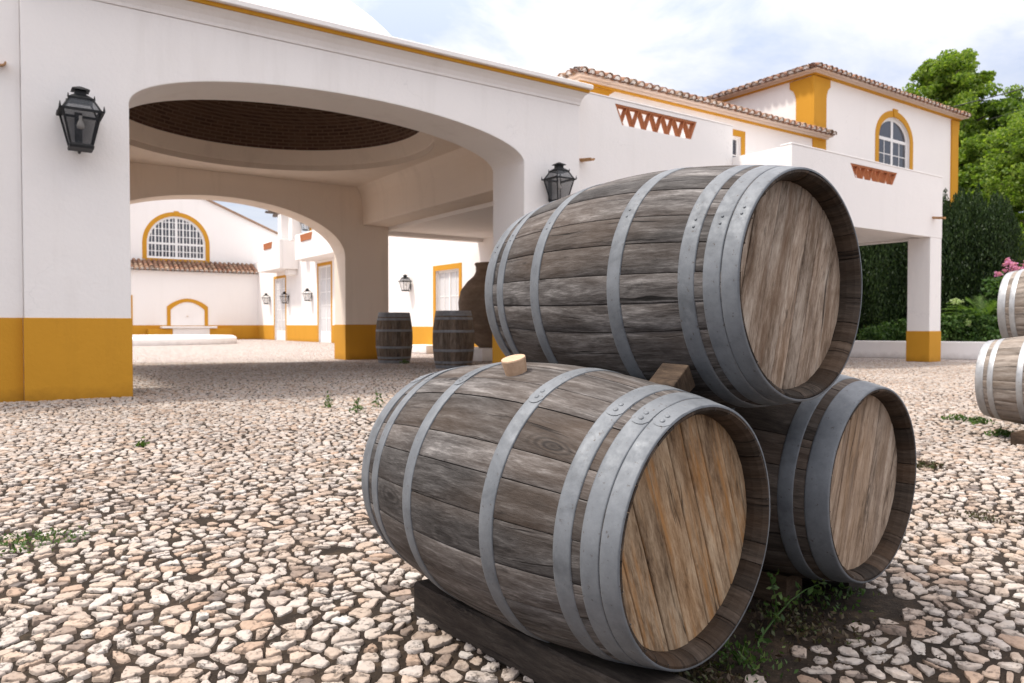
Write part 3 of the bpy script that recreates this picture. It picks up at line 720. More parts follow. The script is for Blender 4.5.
# ---- planter wall by the hedge
pw = root('planter_wall', (19.2, 8.8, 0), 'low white planter wall below the cypress hedge', 'wall')
a_, b_ = Vector((18.0, 12.0, 0)), Vector((21.2, 5.6, 0)); d_ = (b_-a_).normalized(); n_ = Vector((-d_.y, d_.x, 0))
q = MB(); 
def slab(mb, p, d, n, L, w, z0, z1):
    P = [p, p+d*L, p+d*L+n*w, p+n*w]; A = [mb.bm.verts.new((v.x, v.y, z0)) for v in P]; B = [mb.bm.verts.new((v.x, v.y, z1)) for v in P]
    mb.bm.faces.new(A[::-1]); mb.bm.faces.new(B)
    for i in range(4): mb.bm.faces.new([A[i], A[(i+1) % 4], B[(i+1) % 4], B[i]])
slab(q, a_, d_, n_, (b_-a_).length, .25, 0, .44); q.build('wall_body', M['white'], pw, .02)
q = MB(); slab(q, a_ + n_*.252, d_, n_, (b_-a_).length, 1.2, 0, .36); q.build('planting_bed', M['ground'], pw)

# ---- courtyard: walled end with gabled hall, fountain, balcony wing
cw = root('courtyard_wall', (6, 46, 0), 'white courtyard end wall with tiled coping and yellow base', 'wall')
MB(FRONT(46.)).box(-6, 13.3, 0, -.6, 0, 3.80).build('wall_body', M['white2'], cw)
MB(FRONT(46.)).box(-6, 13.3, .012, -.1, 0, .84).build('yellow_base', M['yellow'], cw)
MB(FRONT(46.)).box(-6, 13.3, .10, -.3, 3.802, 3.90).build('eaves_cornice', M['white2'], cw)
tiles('tiled_coping', (-2, 45.75, 3.92), (1,0,0), (0,1,0), 15.3, 1.35, R(26), cw, tw=.26)
dsr = MB(FRONT(46.)).band([(5.0, .0), (5.0, 2.35), (6.32, 2.35), (6.32, 0)], [(4.85, .0), (4.85, 2.5), (6.47, 2.5), (6.47, 0)], .03, -.02).build('door_surround', M['yellow'], cw)
MB(FRONT(46.)).box(5.0, 6.32, .015, -.02, 0, 2.35).build('door_leaf', M['white_paint'], cw)
gh = root('gabled_hall', (8.9, 50, 0), 'white gabled hall with a large half-round window in a yellow surround', 'building')
m = FRONT(47.2)
gwall = MB(m).prism([(2.6, 0), (15.2, 0), (15.2, 6.4), (8.9, 9.0), (2.6, 6.4)], 0, -8).build('hall_walls', M['white2'], gh)
rf = MB(m)
for s in (-1, 1): rf.prism([(8.9, 9.002), (8.9, 9.12), (8.9+s*6.6, 6.40), (8.9+s*6.6, 6.282)], .12, -8.1)
rf.build('gable_roof', M['tile'], gh)
window(m, gwall, gh, 7.41, 10.59, 4.70, 5.57, .24, arch=1.61, cols=1, rows=1, key=True, sill=False, fr=.12, mun=.05)
hb = MB(lambda a, d, z: m(a, d-.10, z))
for zz in (5.13, 5.57, 6.0, 6.42, 6.82):
    ww = 1.56*math.sqrt(max(0, 1-(max(0, zz-5.57)/1.61)**2)); hb.box(9-ww, 9+ww, .0135, -.03, zz-.022, zz+.022)
for k in range(-7, 8):
    if k == 0: continue
    xx = 9 + k*1.5/8; wd = .038 if k % 2 == 0 else .02; hb.box(xx-wd, xx+wd, .0145, -.03, 4.72, 5.57 + 1.57*math.sqrt(max(0, 1-((xx-9)/1.61)**2)))
hb.build('glazing_bars', M['white_paint'], gh)

nf_ = root('wall_fountain', (9.3, 45.6, 0), 'white wall fountain niche under a yellow arched border', 'fountain')
m = FRONT(46.); o_ = [(8.22, .82), (8.22, 1.90)] + [(8.22+2.2*t_, 1.90 + .46*math.sin(math.pi*t_)**.85) for t_ in [i/14 for i in range(1, 14)]] + [(10.42, 1.90), (10.42, .82)]
i_ = [(9.32 + (a-9.32)*.83, z - (.19 if z > 1.2 else 0)) for a, z in o_]
MB(m).band(i_, o_, .05, -.02).build('arched_border', M['yellow'], nf_)
MB(m).prism(i_, .02, -.02).build('niche_back', M['white2'], nf_)
MB(m).box(7.85, 10.76, .80, 0, .66, .78).build('basin_slab', M['white2'], nf_, .03)
MB(m).box(8.40, 10.36, .70, 0.013, 0, .655).build('basin_front', M['white2'], nf_, .02)
for aa, bb in ((7.15, 8.398), (10.362, 11.6)): MB(m).box(aa, bb, .66, .013, 0, .64).build('side_plinth', M['yellow'], nf_, .01)
MB().lathe((9.3, 45.94, 1.35), [(.05, -.03), (.06, 0), (.03, .04)], 10).build('water_spout', M['tan'], nf_)

bs = root('round_basin', (5.94, 37.3, 0), 'low round white basin in the middle of the sunny courtyard', 'basin')
MB().lathe((5.94, 37.3, 0), [(3.70, 0), (3.71, .22), (3.69, .28), (3.62, .34), (3.50, .37), (3.35, .37), (3.27, .34), (3.25, .05)], 72, cap=False).build('rim', M['white2'], bs, smooth=False)
MB().lathe((5.94, 37.3, 0), [(3.26, .20), (.01, .20)], 72, cap=False).build('water', M['pane'], bs)

wg = root('balcony_wing', (15, 34, 0), 'white courtyard wing with balconies, tall yellow-framed doors and a pergola', 'building')
WX = 13.3
uwall = MB().box(WX, 20.3, 23.6, 37.2, 0, 7.6).build('upper_walls', M['white2'], wg)
lwall = MB().box(WX+.003, 20.3, 37.202, 47.1, 0, 4.6).build('lower_walls', M['white2'], wg)
m = LEFT(WX)
for y0, y1 in ((23.6, 34.0), (36.0, 40.64), (42.95, 46.0)): MB(m).box(y0, y1, .012, -.1, 0, .84).build('yellow_base', M['yellow'], wg)
window(m, lwall, wg, 40.85, 42.75, .0, 3.45, .14, cols=1, rows=5, glassm='curtain', sill=False, door=True)
window(m, uwall, wg, 34.15, 35.8, .0, 3.72, .16, cols=1, rows=5, glassm='curtain', sill=False, door=True)
window(m, uwall, wg, 35.4, 36.7, 5.0, 6.9, .3, cols=1, rows=3, sill=False, door=True)
for (y0, y1, z0, z1, vy0, vy1) in ((38.7, 42.4, 3.77, 5.32, 40.0, 41.3), (30.8, 36.3, 4.0, 5.24, 34.0, 35.4)):
    b = MB(m); b.box(y0, y1, 1.0, .84, z0, z1); b.box(y0, y0+.16, .838, .002, z0, z1); b.box(y1-.16, y1, .838, .002, z0, z1); b.box(y0+.162, y1-.162, .838, .002, z0, z0+.2)
    bo = b.build('balcony', M['white2'], wg, .03)
    zt = z1-.06; zb = zt-.34
    mm_ = LEFT(WX-1.012); tv = MB(mm_)
    n = 5; w = (vy1-vy0)/n
    tv.prism(vent_pts(vy0-.15, vy1+.15, vy0, vy1, zt, zb), .002, -.008)
    for i in range(n): tv.prism([(vy0+w*i, zb+.01), (vy0+w*(i+1), zb+.01), (vy0+w*(i+.5), zt-.02)], .03, .003)
    tv.build('clay_vent', M['terra'], bo)
    MB(m).prism([(y0+.2, z0-.002), (y0+.75, z0-.002), (y0+.75, z0-.3), (y0+.2, z0-.3)], .5, .002).build('bracket', M['white2'], bo, .05)
for yy in (39.3, 37.6):
    MB().box(12.5, 13.0, yy-.3, yy+.25, 5.1, 6.65).build('pergola_pillar', M['white2'], wg, .02)
pg = MB(); pg.box(12.55, 12.72, 37.0, 40.6, 6.652, 6.80); pg.box(12.8, 12.95, 37.0, 40.6, 6.652, 6.80)
for k in range(7): pg.box(12.1, 13.6, 37.3+.5*k, 37.42+.5*k, 6.802, 6.92)
pg.build('pergola_beams', M['pergola'], wg)
spout(m, wg, 37.3, 4.15, .3)

# ------------------------------------------------------------------ wall lanterns
def lantern(loc, facing, label, s=1., group='black wall lanterns', detail=True):
    """facing: rotation of the outward direction; the root sits on the wall at the lantern's foot"""
    r_ = root('wall_lantern', loc, label, 'lantern', group, facing)
    L = dict(wc=False)
    cy = -.27*s
    def S(mb): 
        mb.m = lambda a, d, z: (a*s, d*s + cy, z*s); return mb
    f = S(MB()); wb, wt = .115, .195
    for sx, sy in ((-1,-1), (1,-1), (1,1), (-1,1)):
        f.tube([(sx*wb, sy*wb, .05), (sx*wt, sy*wt, .42)], [.013, .013], 6)
        f.tube([(sx*wt, sy*wt, .44), (sx*.125, sy*.125, .57)], [.011, .011], 6)
        f.tube([(sx*.225, sy*.225, .43), (sx*.225, sy*.225, .49)], [.014, .004], 6)
        f.tube([(sx*.135, sy*.135, .57), (sx*.135, sy*.135, .62)], [.012, .004], 6)
    f.frustum((0, 0), .125, .13, .0, .03); f.frustum((0, 0), .13, .115, .03, .055)
    for z, w in ((.42, .205), (.565, .128)):
        for q in range(4):
            x0, x1, y0, y1 = ((-w, w, -w, -w+.03), (-w, w, w-.03, w), (-w, -w+.03, -w+.03, w-.03), (w-.03, w, -w+.03, w-.03))[q]
            f.box(x0, x1, y0, y1, z-.001*q, z+.025)
    for q in ((-.235, -.205), (.205, .235)): f.box(q[0], q[1], -.22, .22, .417, .438); 
    fo = f.build('frame', M['iron'], r_, wc=False)
    c = S(MB()); c.frustum((0, 0), .126, .07, .592, .635); c.frustum((0, 0), .062, .058, .636, .69); c.frustum((0, 0), .095, .088, .691, .705); c.frustum((0, 0), .088, .012, .7051, .745)
    c.build('cap', M['iron'], r_, wc=False)
    b = S(MB()); b.tube([(0, .13, .01), (0, .2, -.0), (0, .27, .03)], [.015]*3, 6); b.tube([(0, .19, .43), (0, .27, .43)], [.014]*2, 6); b.box(-.04, .04, .262, .272, .06, .5)
    b.build('bracket', M['iron'], r_, wc=False)
    for k in range(4):
        a = k*math.pi/2; ca, sa = math.cos(a), math.sin(a)
        g = S(MB()); rot = lambda x, y: (x*ca - y*sa, x*sa + y*ca)
        V = [(-wb, -wb, .055), (wb, -wb, .055), (wt, -wt, .42), (-wt, -wt, .42)]
        g.bm.faces.new([g.v(*rot(x, y), z) for x, y, z in V]); g.build('glass_pane', M['lamp_glass' if s > .87 and detail else 'lamp_glass_clear'], r_, wc=False)
        if detail:
            g = S(MB()); V = [(-.19, -.19, .445), (.19, -.19, .445), (.125, -.125, .565), (-.125, -.125, .565)]
            g.bm.faces.new([g.v(*rot(x, y), z) for x, y, z in V]); g.build('glass_pane', M['lamp_glass'], r_, wc=False)
    u = S(MB()); u.lathe((0, 0, .24), [(.004, 0), (.035, .012), (.042, .04), (.034, .075), (.018, .11), (.018, .16)], 14); u.build('bulb', M['bulb'], r_, smooth=True, wc=False)
    return r_
lantern((.85, YF-.002, 2.79), 0, 'large black lantern on the white pillar left of the big arch', .93)
lantern((7.60, YF-.002, 2.83), 0, 'black lantern on the pillar right of the arch, above the stacked barrels', .88)
lantern((HX0-.002, 21.65, 1.93), -math.pi/2, 'black lantern beside the yellow-framed window, seen through the porch', .72)
wing_l = [('small black courtyard lantern left of the far yellow-framed door', 43.6, 2.05), ('small black courtyard lantern right of the far yellow-framed door', 40.3, 2.02), ('black courtyard lantern left of the nearer tall yellow-framed door', 36.75, 2.05), ('black lantern up on the balcony beside the upper yellow door', 37.0-.0, 5.6)]
for lb, yy, zz in wing_l: lantern((WX-.002 if zz < 5 else WX-.004, yy, zz), -math.pi/2, lb, .86, detail=False)

# ------------------------------------------------------------------ barrels
def barrel(name, label, loc, group, az=0., tilt=0., roll=0., seed=1, stand=False, L=.94, RE=.285, RB=.342, hoops=None, stave='stave', head='head', hoop='hoop', head_rot=0., planks=7, scale=1., rivets=True, lap=False, base_off=None, bung=False):
    rg = np.random.default_rng(seed)
    r_ = root(name, loc, label, 'barrel', group)
    if stand: off = Vector((0, 0, L/2*scale)); B = Matrix.Rotation(R(-90), 3, 'X')            # axis up
    else: off = Vector((0, 0, base_off)); B = Matrix.Rotation(az, 3, 'Z') @ Matrix.Rotation(tilt, 3, 'X')
    B = B @ Matrix.Rotation(roll, 3, 'Y')
    B = np.array(B); offn = np.array(off)
    rad = lambda t_: RE + (RB-RE)*(1-(2*t_-1)**2)
    X = lambda P: (np.asarray(P, float)*scale) @ B.T + offn           # local: axis along Y from front -L/2
    def put(nm, V, Fc, mat, par, uv=None, smooth=False): return raw(nm, X(V), Fc, mat, par, uv, smooth)
    # staves
    ns = 22; w = .62 + .76*rg.random(ns); w = w/w.sum()*2*math.pi; st = np.cumsum(w) - w
    V = []; Fc = []; UV = []
    CV = [[], []]; CF = [[], []]; CU = [[], []]
    nl = 22; ac = 5; head_d = .048; th = .026
    for s in range(ns):
        gap = .0011; a0, a1 = st[s]+gap/RB, st[s]+w[s]-gap/RB
        b = len(V); ou = rg.random()*9; ov = rg.random()*9; dr = rg.normal(0, .0006); qs = (0, .035, .35, .65, .965, 1); ac = 6
        for i in range(nl+1):
            t_ = i/nl; rr = rad(t_)+dr
            for j, q in enumerate(qs):
                a = a0+(a1-a0)*q; re = rr - (.0013 if j in (0, ac-1) else 0)
                if i in (0, nl): re -= .003
                V.append((re*math.cos(a), (t_-.5)*L, re*math.sin(a))); UV.append((ou+t_*L, ov+q*w[s]*RB))
        for i in range(nl):
            for j in range(ac-1): p = b+i*ac+j; Fc.append((p, p+ac, p+ac+1, p+1))
        # skirts down the sides so that seams read as dark gaps
        for a, q, fl in ((a0, 0, 0), (a1, 1, 1)):
            k0 = len(V)
            for i in range(nl+1):
                t_ = i/nl
                for re in (rad(t_)+dr-.0013, rad(t_)-.012): V.append((re*math.cos(a), (t_-.5)*L, re*math.sin(a))); UV.append((ou+t_*L, ov+q*w[s]*RB))
            for i in range(nl):
                p = k0+2*i; Fq = (p, p+1, p+3, p+2); Fc.append(Fq if fl == 0 else Fq[::-1])
        # chime: end face and inner face down to the head, both ends
        for e in (0, 1):
            b = len(CV[e]); ys = [(0, 0), (.002, .012), (.026, .022), (head_d+.02, .030)]; 
            prof = [(rad(0)-.0035, .0004), (rad(0)-.009, 0.), (rad(0)-.017, .010), (rad(0)-.023, .030), (rad(0)-.024, head_d+.02)]
            jit = rg.normal(0, .0012)
            for (re, yy) in prof:
                for j in range(4):
                    q = j/3; a = a0+(a1-a0)*q; y = -L/2+yy if e == 0 else L/2-yy
                    CV[e].append(((re+jit)*math.cos(a), y, (re+jit)*math.sin(a))); CU[e].append((ou+yy+re, ov+q*w[s]*RB))
            for i in range(len(prof)-1):
                for j in range(3): p = b+4*i+j; Fq = (p, p+1, p+5, p+4); CF[e].append(Fq if e == 0 else Fq[::-1])
    body = put('staves', V, Fc, M[stave], r_, UV, True)
    for e in (0, 1): put('chime', CV[e], CF[e], M['chime'], r_, CU[e], False)
    # dark lining so that no light comes through the seams
    n = 40; LV = []; LF = []
    for i in range(9):
        t_ = .02+.96*i/8
        LV += [((rad(t_)-.0125)*math.cos(2*math.pi*k/n), (t_-.5)*L, (rad(t_)-.0125)*math.sin(2*math.pi*k/n)) for k in range(n)]
    for i in range(8):
        for k in range(n): LF.append((i*n+k, i*n+(k+1) % n, i*n+n+(k+1) % n, i*n+n+k))
    put('lining', LV, LF, M['chime'], body)
    # heads of planks

    rin = rad(0) - .0235
    for e in (0, 1):
        V = []; Fc = []; UV = []
        wd = .7+.6*rg.random(planks); edges = -rin + 2*rin*np.concatenate([[0], np.cumsum(wd)/wd.sum()])
        ca, sa = math.cos(head_rot), math.sin(head_rot)
        for k in range(planks):
            x0, x1 = edges[k]+.0010, edges[k+1]-.0010; b = len(V); ou, ov = rg.random()*9, rg.random()*9; dz = rg.normal(0, .0012)
            xs = np.linspace(x0, x1, 6); top = []; 
            for x in xs: top.append((x, math.sqrt(max(0, rin**2-x*x))))
            ring = top + [(x, -z) for x, z in top[::-1]]
            for lv, (shr, dy) in enumerate(((0, .010), (0, .0018), (.0022, 0.))):
                for x, z in ring:
                    xx = min(max(x, x0+shr), x1-shr); y = head_d+dy+dz
                    xr, zr = xx*ca - z*sa, xx*sa + z*ca
                    V.append((xr, -L/2+y if e == 0 else L/2-y, zr)); UV.append((ou+z, ov+xx))
            m_ = len(ring)
            for lv in range(2):
                for i in range(m_): j = (i+1) % m_; Fc.append((b+lv*m_+i, b+lv*m_+j, b+(lv+1)*m_+j, b+(lv+1)*m_+i))
            for i in range(5): Fc.append((b+2*m_+i, b+2*m_+i+1, b+2*m_+m_-2-i, b+2*m_+m_-1-i))
        put('barrel_head', V, Fc, M[head], r_, UV, False)
    # hoops
    H = hoops or [(0., .042), (.0445, .088), (.112, .156), (.332, .376), (.662, .705), (.866, .908), (.938, .998)]
    nh = 112
    for hi, (t0, t1) in enumerate(H):
        V = []; Fc = []; ph = rg.random()*6.28
        wob = .0007
        prof = []
        for q in (0, .06, .35, .65, .94, 1): prof.append((t0+(t1-t0)*q, .0026 - (.0009 if q in (0, 1) else 0)))
        prof = [(t0, -.003)] + prof + [(t1, -.003)]
        for (t_, o_) in prof:
            for k in range(nh):
                a = 2*math.pi*k/nh; ww = wob*math.sin(3*a+ph) 
                lin = rad(t0) + (rad(t1)-rad(t0))*(t_-t0)/(t1-t0)
                re = max(lin, rad(t_)) + o_ + .0004*math.sin(5*a+ph*2); V.append((re*math.cos(a), (t_-.5)*L + ww*(0 < hi < len(H)-1), re*math.sin(a)))
        for i in range(len(prof)-1):
            for k in range(nh): Fc.append((i*nh+k, i*nh+(k+1) % nh, (i+1)*nh+(k+1) % nh, (i+1)*nh+k))
        ho = put('hoop', V, Fc, M[hoop], r_, None, True)
        # lapped end of the band and its two rivets
        if rivets:
            al = rivets if not isinstance(rivets, bool) else 1.9
            al = al + rg.normal(0, .05)
            V = []; Fc = []; nn = 10; hwid = (t1-t0)*L/2; tm = (t0+t1)/2
            for i in range(nn+1):
                for j in range(7):
                    q = (j/6-.5)*2; ln = .075*(1 if i else 0) * 0
                    a = al - (.24*(i/nn))*1.0
                    if i == 0: a = al + .05*math.sqrt(max(0, 1-q*q))
                    t_ = tm + q*(t1-t0)/2*.985; lin = rad(t0) + (rad(t1)-rad(t0))*(t_-t0)/(t1-t0)
                    re = max(lin, rad(t_)) + .0026 + .0014*(1-max(0, i/nn-.55)/.45) - (.0006 if j in (0, 6) else 0)
                    V.append((re*math.cos(a), (t_-.5)*L, re*math.sin(a)))
            for i in range(nn):
                for j in range(6): p = i*7+j; Fc.append((p, p+1, p+8, p+7))
            if lap: lo = put('lap', V, Fc, M[hoop], ho, None, True)
            for da in (-.012, -.075):
                a = al+da; rs = 1 if lap else .62; rr = rad(tm)+(.0040 if lap else .0026); V = []; Fc = []; nr_ = 10
                for (rv, hh) in ((.0062*rs, 0), (.0052*rs, .0016), (.0026*rs, .0024)):
                    for k in range(nr_): V.append(((rr+hh)*math.cos(a) - rv*math.cos(2*math.pi*k/nr_)*math.sin(a), (tm-.5)*L + rv*math.sin(2*math.pi*k/nr_), (rr+hh)*math.sin(a) + rv*math.cos(2*math.pi*k/nr_)*math.cos(a)))
                for i in range(2):
                    for k in range(nr_): Fc.append((i*nr_+k, i*nr_+(k+1) % nr_, (i+1)*nr_+(k+1) % nr_, (i+1)*nr_+k))
                Fc.append(tuple(2*nr_+k for k in range(nr_)))
                put('rivet', V, Fc, M[hoop], ho, None, True)
    return r_

GS = 'wooden barrels stacked in the foreground'
def lying(front, az, tilt, **kw):
    """front: centre of the near end; az: heading of the axis from front to back; root under the middle of the bilge"""
    L = kw.get('L', .94); RBq = kw.get('RB', .342)
    a = Vector((math.cos(az)*math.cos(tilt), math.sin(az)*math.cos(tilt), math.sin(tilt)))
    mid = Vector(front) + a*(L/2)
    return barrel(loc=(mid.x, mid.y, mid.z-RBq), az=az-math.pi/2, tilt=tilt, base_off=RBq, **kw)
lying((1.2665, 1.0926, .3912), 1.7013, .0307, name='wine_barrel', label='front left grey barrel lying on a dark beam with a cork bung on top', group=GS, seed=3, head='head_warm', head_rot=R(14), roll=R(-8), planks=8, rivets=1.95, lap=True)
lying((1.6549, 1.1067, .9481), 1.6442, .0066, name='wine_barrel', label='topmost large grey barrel resting on the two lower barrels', group=GS, seed=8, head='head', head_rot=R(5), roll=R(20), planks=7, rivets=2.97, RB=.340)
lying((2.1314, 1.19, .3807), 1.6684, .0294, name='wine_barrel', label='lower right barrel of the foreground stack, half hidden, with a pale end', group=GS, seed=15, head='head_pale', head_rot=R(31), roll=R(45), planks=6, stave='stave_dark', rivets=False, hoop='hoop',
      hoops=[(0., .066), (.097, .143), (.332, .376), (.662, .705), (.866, .908), (.938, .998)])
GR = 'barrels piled at the right edge'
b0 = lying((6.38, 1.70, .44), R(95.5), 0., name='wine_barrel', label='lower left barrel of the pile at the right edge', group=GR, seed=22, hoop='hoop_bright', stave='stave_pale', roll=R(10), rivets=False)
for (fx, fy, fz, lb) in ((6.83, 1.74, .985, 'upper barrel of the pile at the right edge, in front of pink flowers'), (7.20, 1.74, .44, 'lower right barrel of the pile at the right edge, behind its neighbour')):
    c = copy_tree(b0); d = Vector((fx, fy, fz)) - Vector((6.38, 1.70, .44)); c.location = b0.location + d; c['label'] = lb
GD = 'barrels standing upright in the porch'
s0 = barrel('wine_barrel', 'dark barrel standing upright at the foot of the back porch pillar', (7.43, 15.3, 0), GD, stand=True, seed=31, stave='stave_brown', hoop='hoop_dark', scale=1.20, roll=.4, rivets=False)
s1 = copy_tree(s0); s1.location = (7.47, 12.75, 0); s1.rotation_euler.z = 1.9; s1['label'] = 'dark barrel standing upright in front of the big clay jar'

# beams, chocks and the bung
def beam(name, label, cat, p0, p1, w, z0, z1, mat, bev=.006, group=None, seed=0):
    p0, p1 = Vector(p0), Vector(p1); d = (p1-p0); L = d.length; an = math.atan2(d.y, d.x); n = max(2, int(L/.06))
    V = []; Fc = []; UV = []; rg = np.random.default_rng(seed)
    prof = [(-w/2+bev, z0), (w/2-bev, z0), (w/2, z0+bev), (w/2, z1-bev), (w/2-bev, z1), (-w/2+bev, z1), (-w/2, z1-bev), (-w/2, z0+bev)]
    for i in range(n+1):
        for k, (y, z) in enumerate(prof):
            V.append((L*i/n, y + rg.normal(0, .0012), z-z0 + rg.normal(0, .0012))); UV.append((L*i/n, y+z*1.7+k*.001))
    for i in range(n):
        for k in range(8): Fc.append((8*i+k, 8*i+(k+1) % 8, 8*i+8+(k+1) % 8, 8*i+8+k))
    nV = len(V)
    for i in (0, n):
        for k in range(8): v = V[8*i+k]; V.append(v); UV.append((v[1]*2+7*i, v[2]))
    Fc.append(tuple(range(nV+7, nV-1, -1))); Fc.append(tuple(range(nV+8, nV+16)))
    o = raw(name, V, Fc, M[mat], None, UV); o.location = (p0.x, p0.y, z0); o.rotation_euler.z = an
    return tag(o, label, cat, group)
GB = 'beams under the barrels'
beam('timber_beam', 'dark timber beam sticking out under the front left barrel', 'beam', (1.16, .85, 0), (1.07, 1.95, 0), .13, .0, .10, 'beam', group=GB, seed=1)
beam('timber_beam', 'dark beam hidden beneath the right side of the front left barrel', 'beam', (1.42, 1.30, 0), (1.37, 1.97, 0), .10, .0, .095, 'beam', group=GB, seed=2)
beam('timber_block', 'light squared timber whose sawn end shows under the lower right barrel', 'beam', (1.985, 1.36, 0), (1.95, 2.1, 0), .085, .0, .092, 'block', group=GB, seed=3)
beam('timber_beam', 'dark beam under the outer side of the lower right barrel', 'beam', (2.27, 1.33, 0), (2.20, 2.1, 0), .10, .0, .075, 'beam', group=GB, seed=4)
beam('timber_beam', 'weathered plank under the lower barrels at the right edge', 'beam', (5.95, 2.28, 0), (7.7, 2.36, 0), .12, .0, .085, 'block', group=GB, seed=5)
beam('timber_beam', 'weathered plank nearest the viewer under the right edge barrels', 'beam', (6.05, 1.92, 0), (7.75, 1.98, 0), .12, .0, .085, 'block', group=GB, seed=6)
def wedge(loc, rot, label):
    w = MB(); w.prism([(-.055, -.03), (.055, -.03), (.05, .045), (-.04, .03)], -.045, .045)
    o = w.build('wooden_wedge', M['block'], None, .004); o.location = loc; o.rotation_euler = rot; o.scale = (.85, .85, .85)
    me = o.data; l = me.uv_layers.new(name='UVMap'); idx = np.empty(len(me.loops), int); me.loops.foreach_get('vertex_index', idx)
    co = np.array([v.co[:] for v in me.vertices]); l.data.foreach_set('uv', np.stack([co[idx, 1]*1. + co[idx, 2], co[idx, 0]], -1).ravel())
    tag(o, label, 'wedge')
wedge((1.345, 1.265, .703), (R(2), R(-28), R(8)), 'brown wooden wedge jammed between the top barrel and the front left barrel')
bg_ = MB(); bg_.lathe((0, 0, 0), [(.0235, -.012), (.0245, 0), (.0285, .034), (.0275, .037), (.001, .037)], 28, cap=False); bo = bg_.build('cork_bung', M['cork'], None, smooth=False)
bo.location = (1.098, 1.558, .727); bo.rotation_euler = (R(3), R(-17), 0); bo.scale = (1.12, 1.12, 1.12); tag(bo, 'pale cork bung standing in the top of the front left barrel', 'bung')

# ------------------------------------------------------------------ the big jar on its step
jr = root('clay_jar', (10.05, 15.35, 0), 'huge brown clay jar standing in the shade behind the upright barrels', 'jar')
MB().lathe((10.05, 15.35, .30), [(.28, 0), (.42, .12), (.62, .45), (.78, .85), (.80, 1.10), (.74, 1.38), (.58, 1.60), (.42, 1.74), (.37, 1.84), (.37, 1.97), (.40, 2.03), (.385, 2.06), (.30, 2.03)], 40).build('jar_body', M['clay'], jr, smooth=True)
st_ = MB().box(9.35, 10.75, 14.65, 16.05, 0, .298).build('stone_step', M['white2'], None, .02); tag(st_, 'white plastered step carrying the huge clay jar', 'step')

# ------------------------------------------------------------------ vegetation
def leaves(C, size, aspect=.6, up=None, spread=1.):
    """one small folded leaf per centre; up: preferred direction (None = random)"""
    n = len(C); a = rng.standard_normal((n, 3))
    if up is not None: a = a*spread + np.asarray(up)
    a /= np.linalg.norm(a, axis=1, keepdims=True); b = np.cross(a, rng.standard_normal((n, 3))); b /= np.linalg.norm(b, axis=1, keepdims=True); c = np.cross(a, b)
    s = np.asarray(size)[:, None] if np.ndim(size) else size
    s = s*(.7+.6*rng.random((n, 1)))
    P = np.stack([C - a*s*.5, C + b*s*aspect*.5 + c*s*.12, C + a*s*.5, C - b*s*aspect*.5 + c*s*.12], 1)
    lp = np.arange(n*4)
    return P.reshape(-1, 3), lp, np.full(n, 4)

def tree(px, fwd, htop, hbot, rad, label, mat, nbranch=34, per=70, leaf=.2, squash=.8, group='trees behind the houses', sub=9):
    """limbs fan out of a tapered trunk; every limb end carries a few loose sprays of leaves"""
    base = spot(px, fwd); r_ = root('broadleaf_tree', base, label, 'tree', group)
    h = htop-hbot; cz = hbot + h*.48; tr = MB()
    tr.tube([(0, 0, -.1), (.05, 0, hbot*.6), (-.05, .05, hbot+h*.2), (.05, 0, hbot+h*.55), (0, .05, htop-.6)], [rad*.10, rad*.08, rad*.06, rad*.035, .02], 10)
    C = []
    for k in range(nbranch):
        u = (k+.5)/nbranch; zt = hbot + h*(.04 + .94*u); a = k*2.4 + rng.normal(0, .3)
        prof = math.sin(math.pi*min(1, (.16 + .84*u)**.8))**.6 if u < .97 else .25
        rr = rad*prof*(.75+.4*rng.random()); z0 = max(hbot*.7, zt - rr*(.35+.3*rng.random()))
        e = np.array([rr*math.cos(a), rr*math.sin(a), zt]); s0_ = np.array([0, 0, z0]); mid = (s0_+e)/2 + np.array([0, 0, .12*rr])
        tr.tube([tuple(s0_), tuple(mid), tuple(e)], [rad*.028, rad*.017, rad*.004], 5)
        for q in range(sub):
            w = .35 + .75*rng.random(); p = s0_*(1-w)**2 + 2*mid*w*(1-w) + e*w*w if w <= 1 else e + (e-mid)*(w-1)*.5
            p = p + rng.standard_normal(3)*rad*.13*np.array([1, 1, squash]); sz = rad*(.06+.09*rng.random())
            d = rng.standard_normal((per, 3)); d /= np.linalg.norm(d, axis=1, keepdims=True)
            C.append(p + d*sz*np.cbrt(rng.random((per, 1)))*np.array([1.25, 1.25, .75]))
    C = np.concatenate(C); V, lp, npf = leaves(C, leaf, .75, up=(0, 0, -.3), spread=.8)
    fast('crown', V, lp, npf, M[mat], r_)
    tr.build('trunk', M['bark'], r_, wc=False)
tree(946, 38, 14.4, 5.0, 3.0, 'tall bright green tree rising behind the roof of the corner house', 'leaf', 46, 130, .17, sub=11)
tree(1008, 36, 11.6, 2.5, 3.3, 'darker green tree right of the corner house, below the power line', 'leaf2', 46, 130, .16, sub=11)
tree(975, 33.5, 9.0, 2.0, 2.2, 'light green tree squeezed between the corner house and the cypresses', 'leaf', 40, 120, .14, sub=11)
tree(1034, 29, 8.8, 1.0, 2.9, 'light green leafy tree at the right edge behind the pink flowers', 'leaf', 46, 140, .125, sub=11)

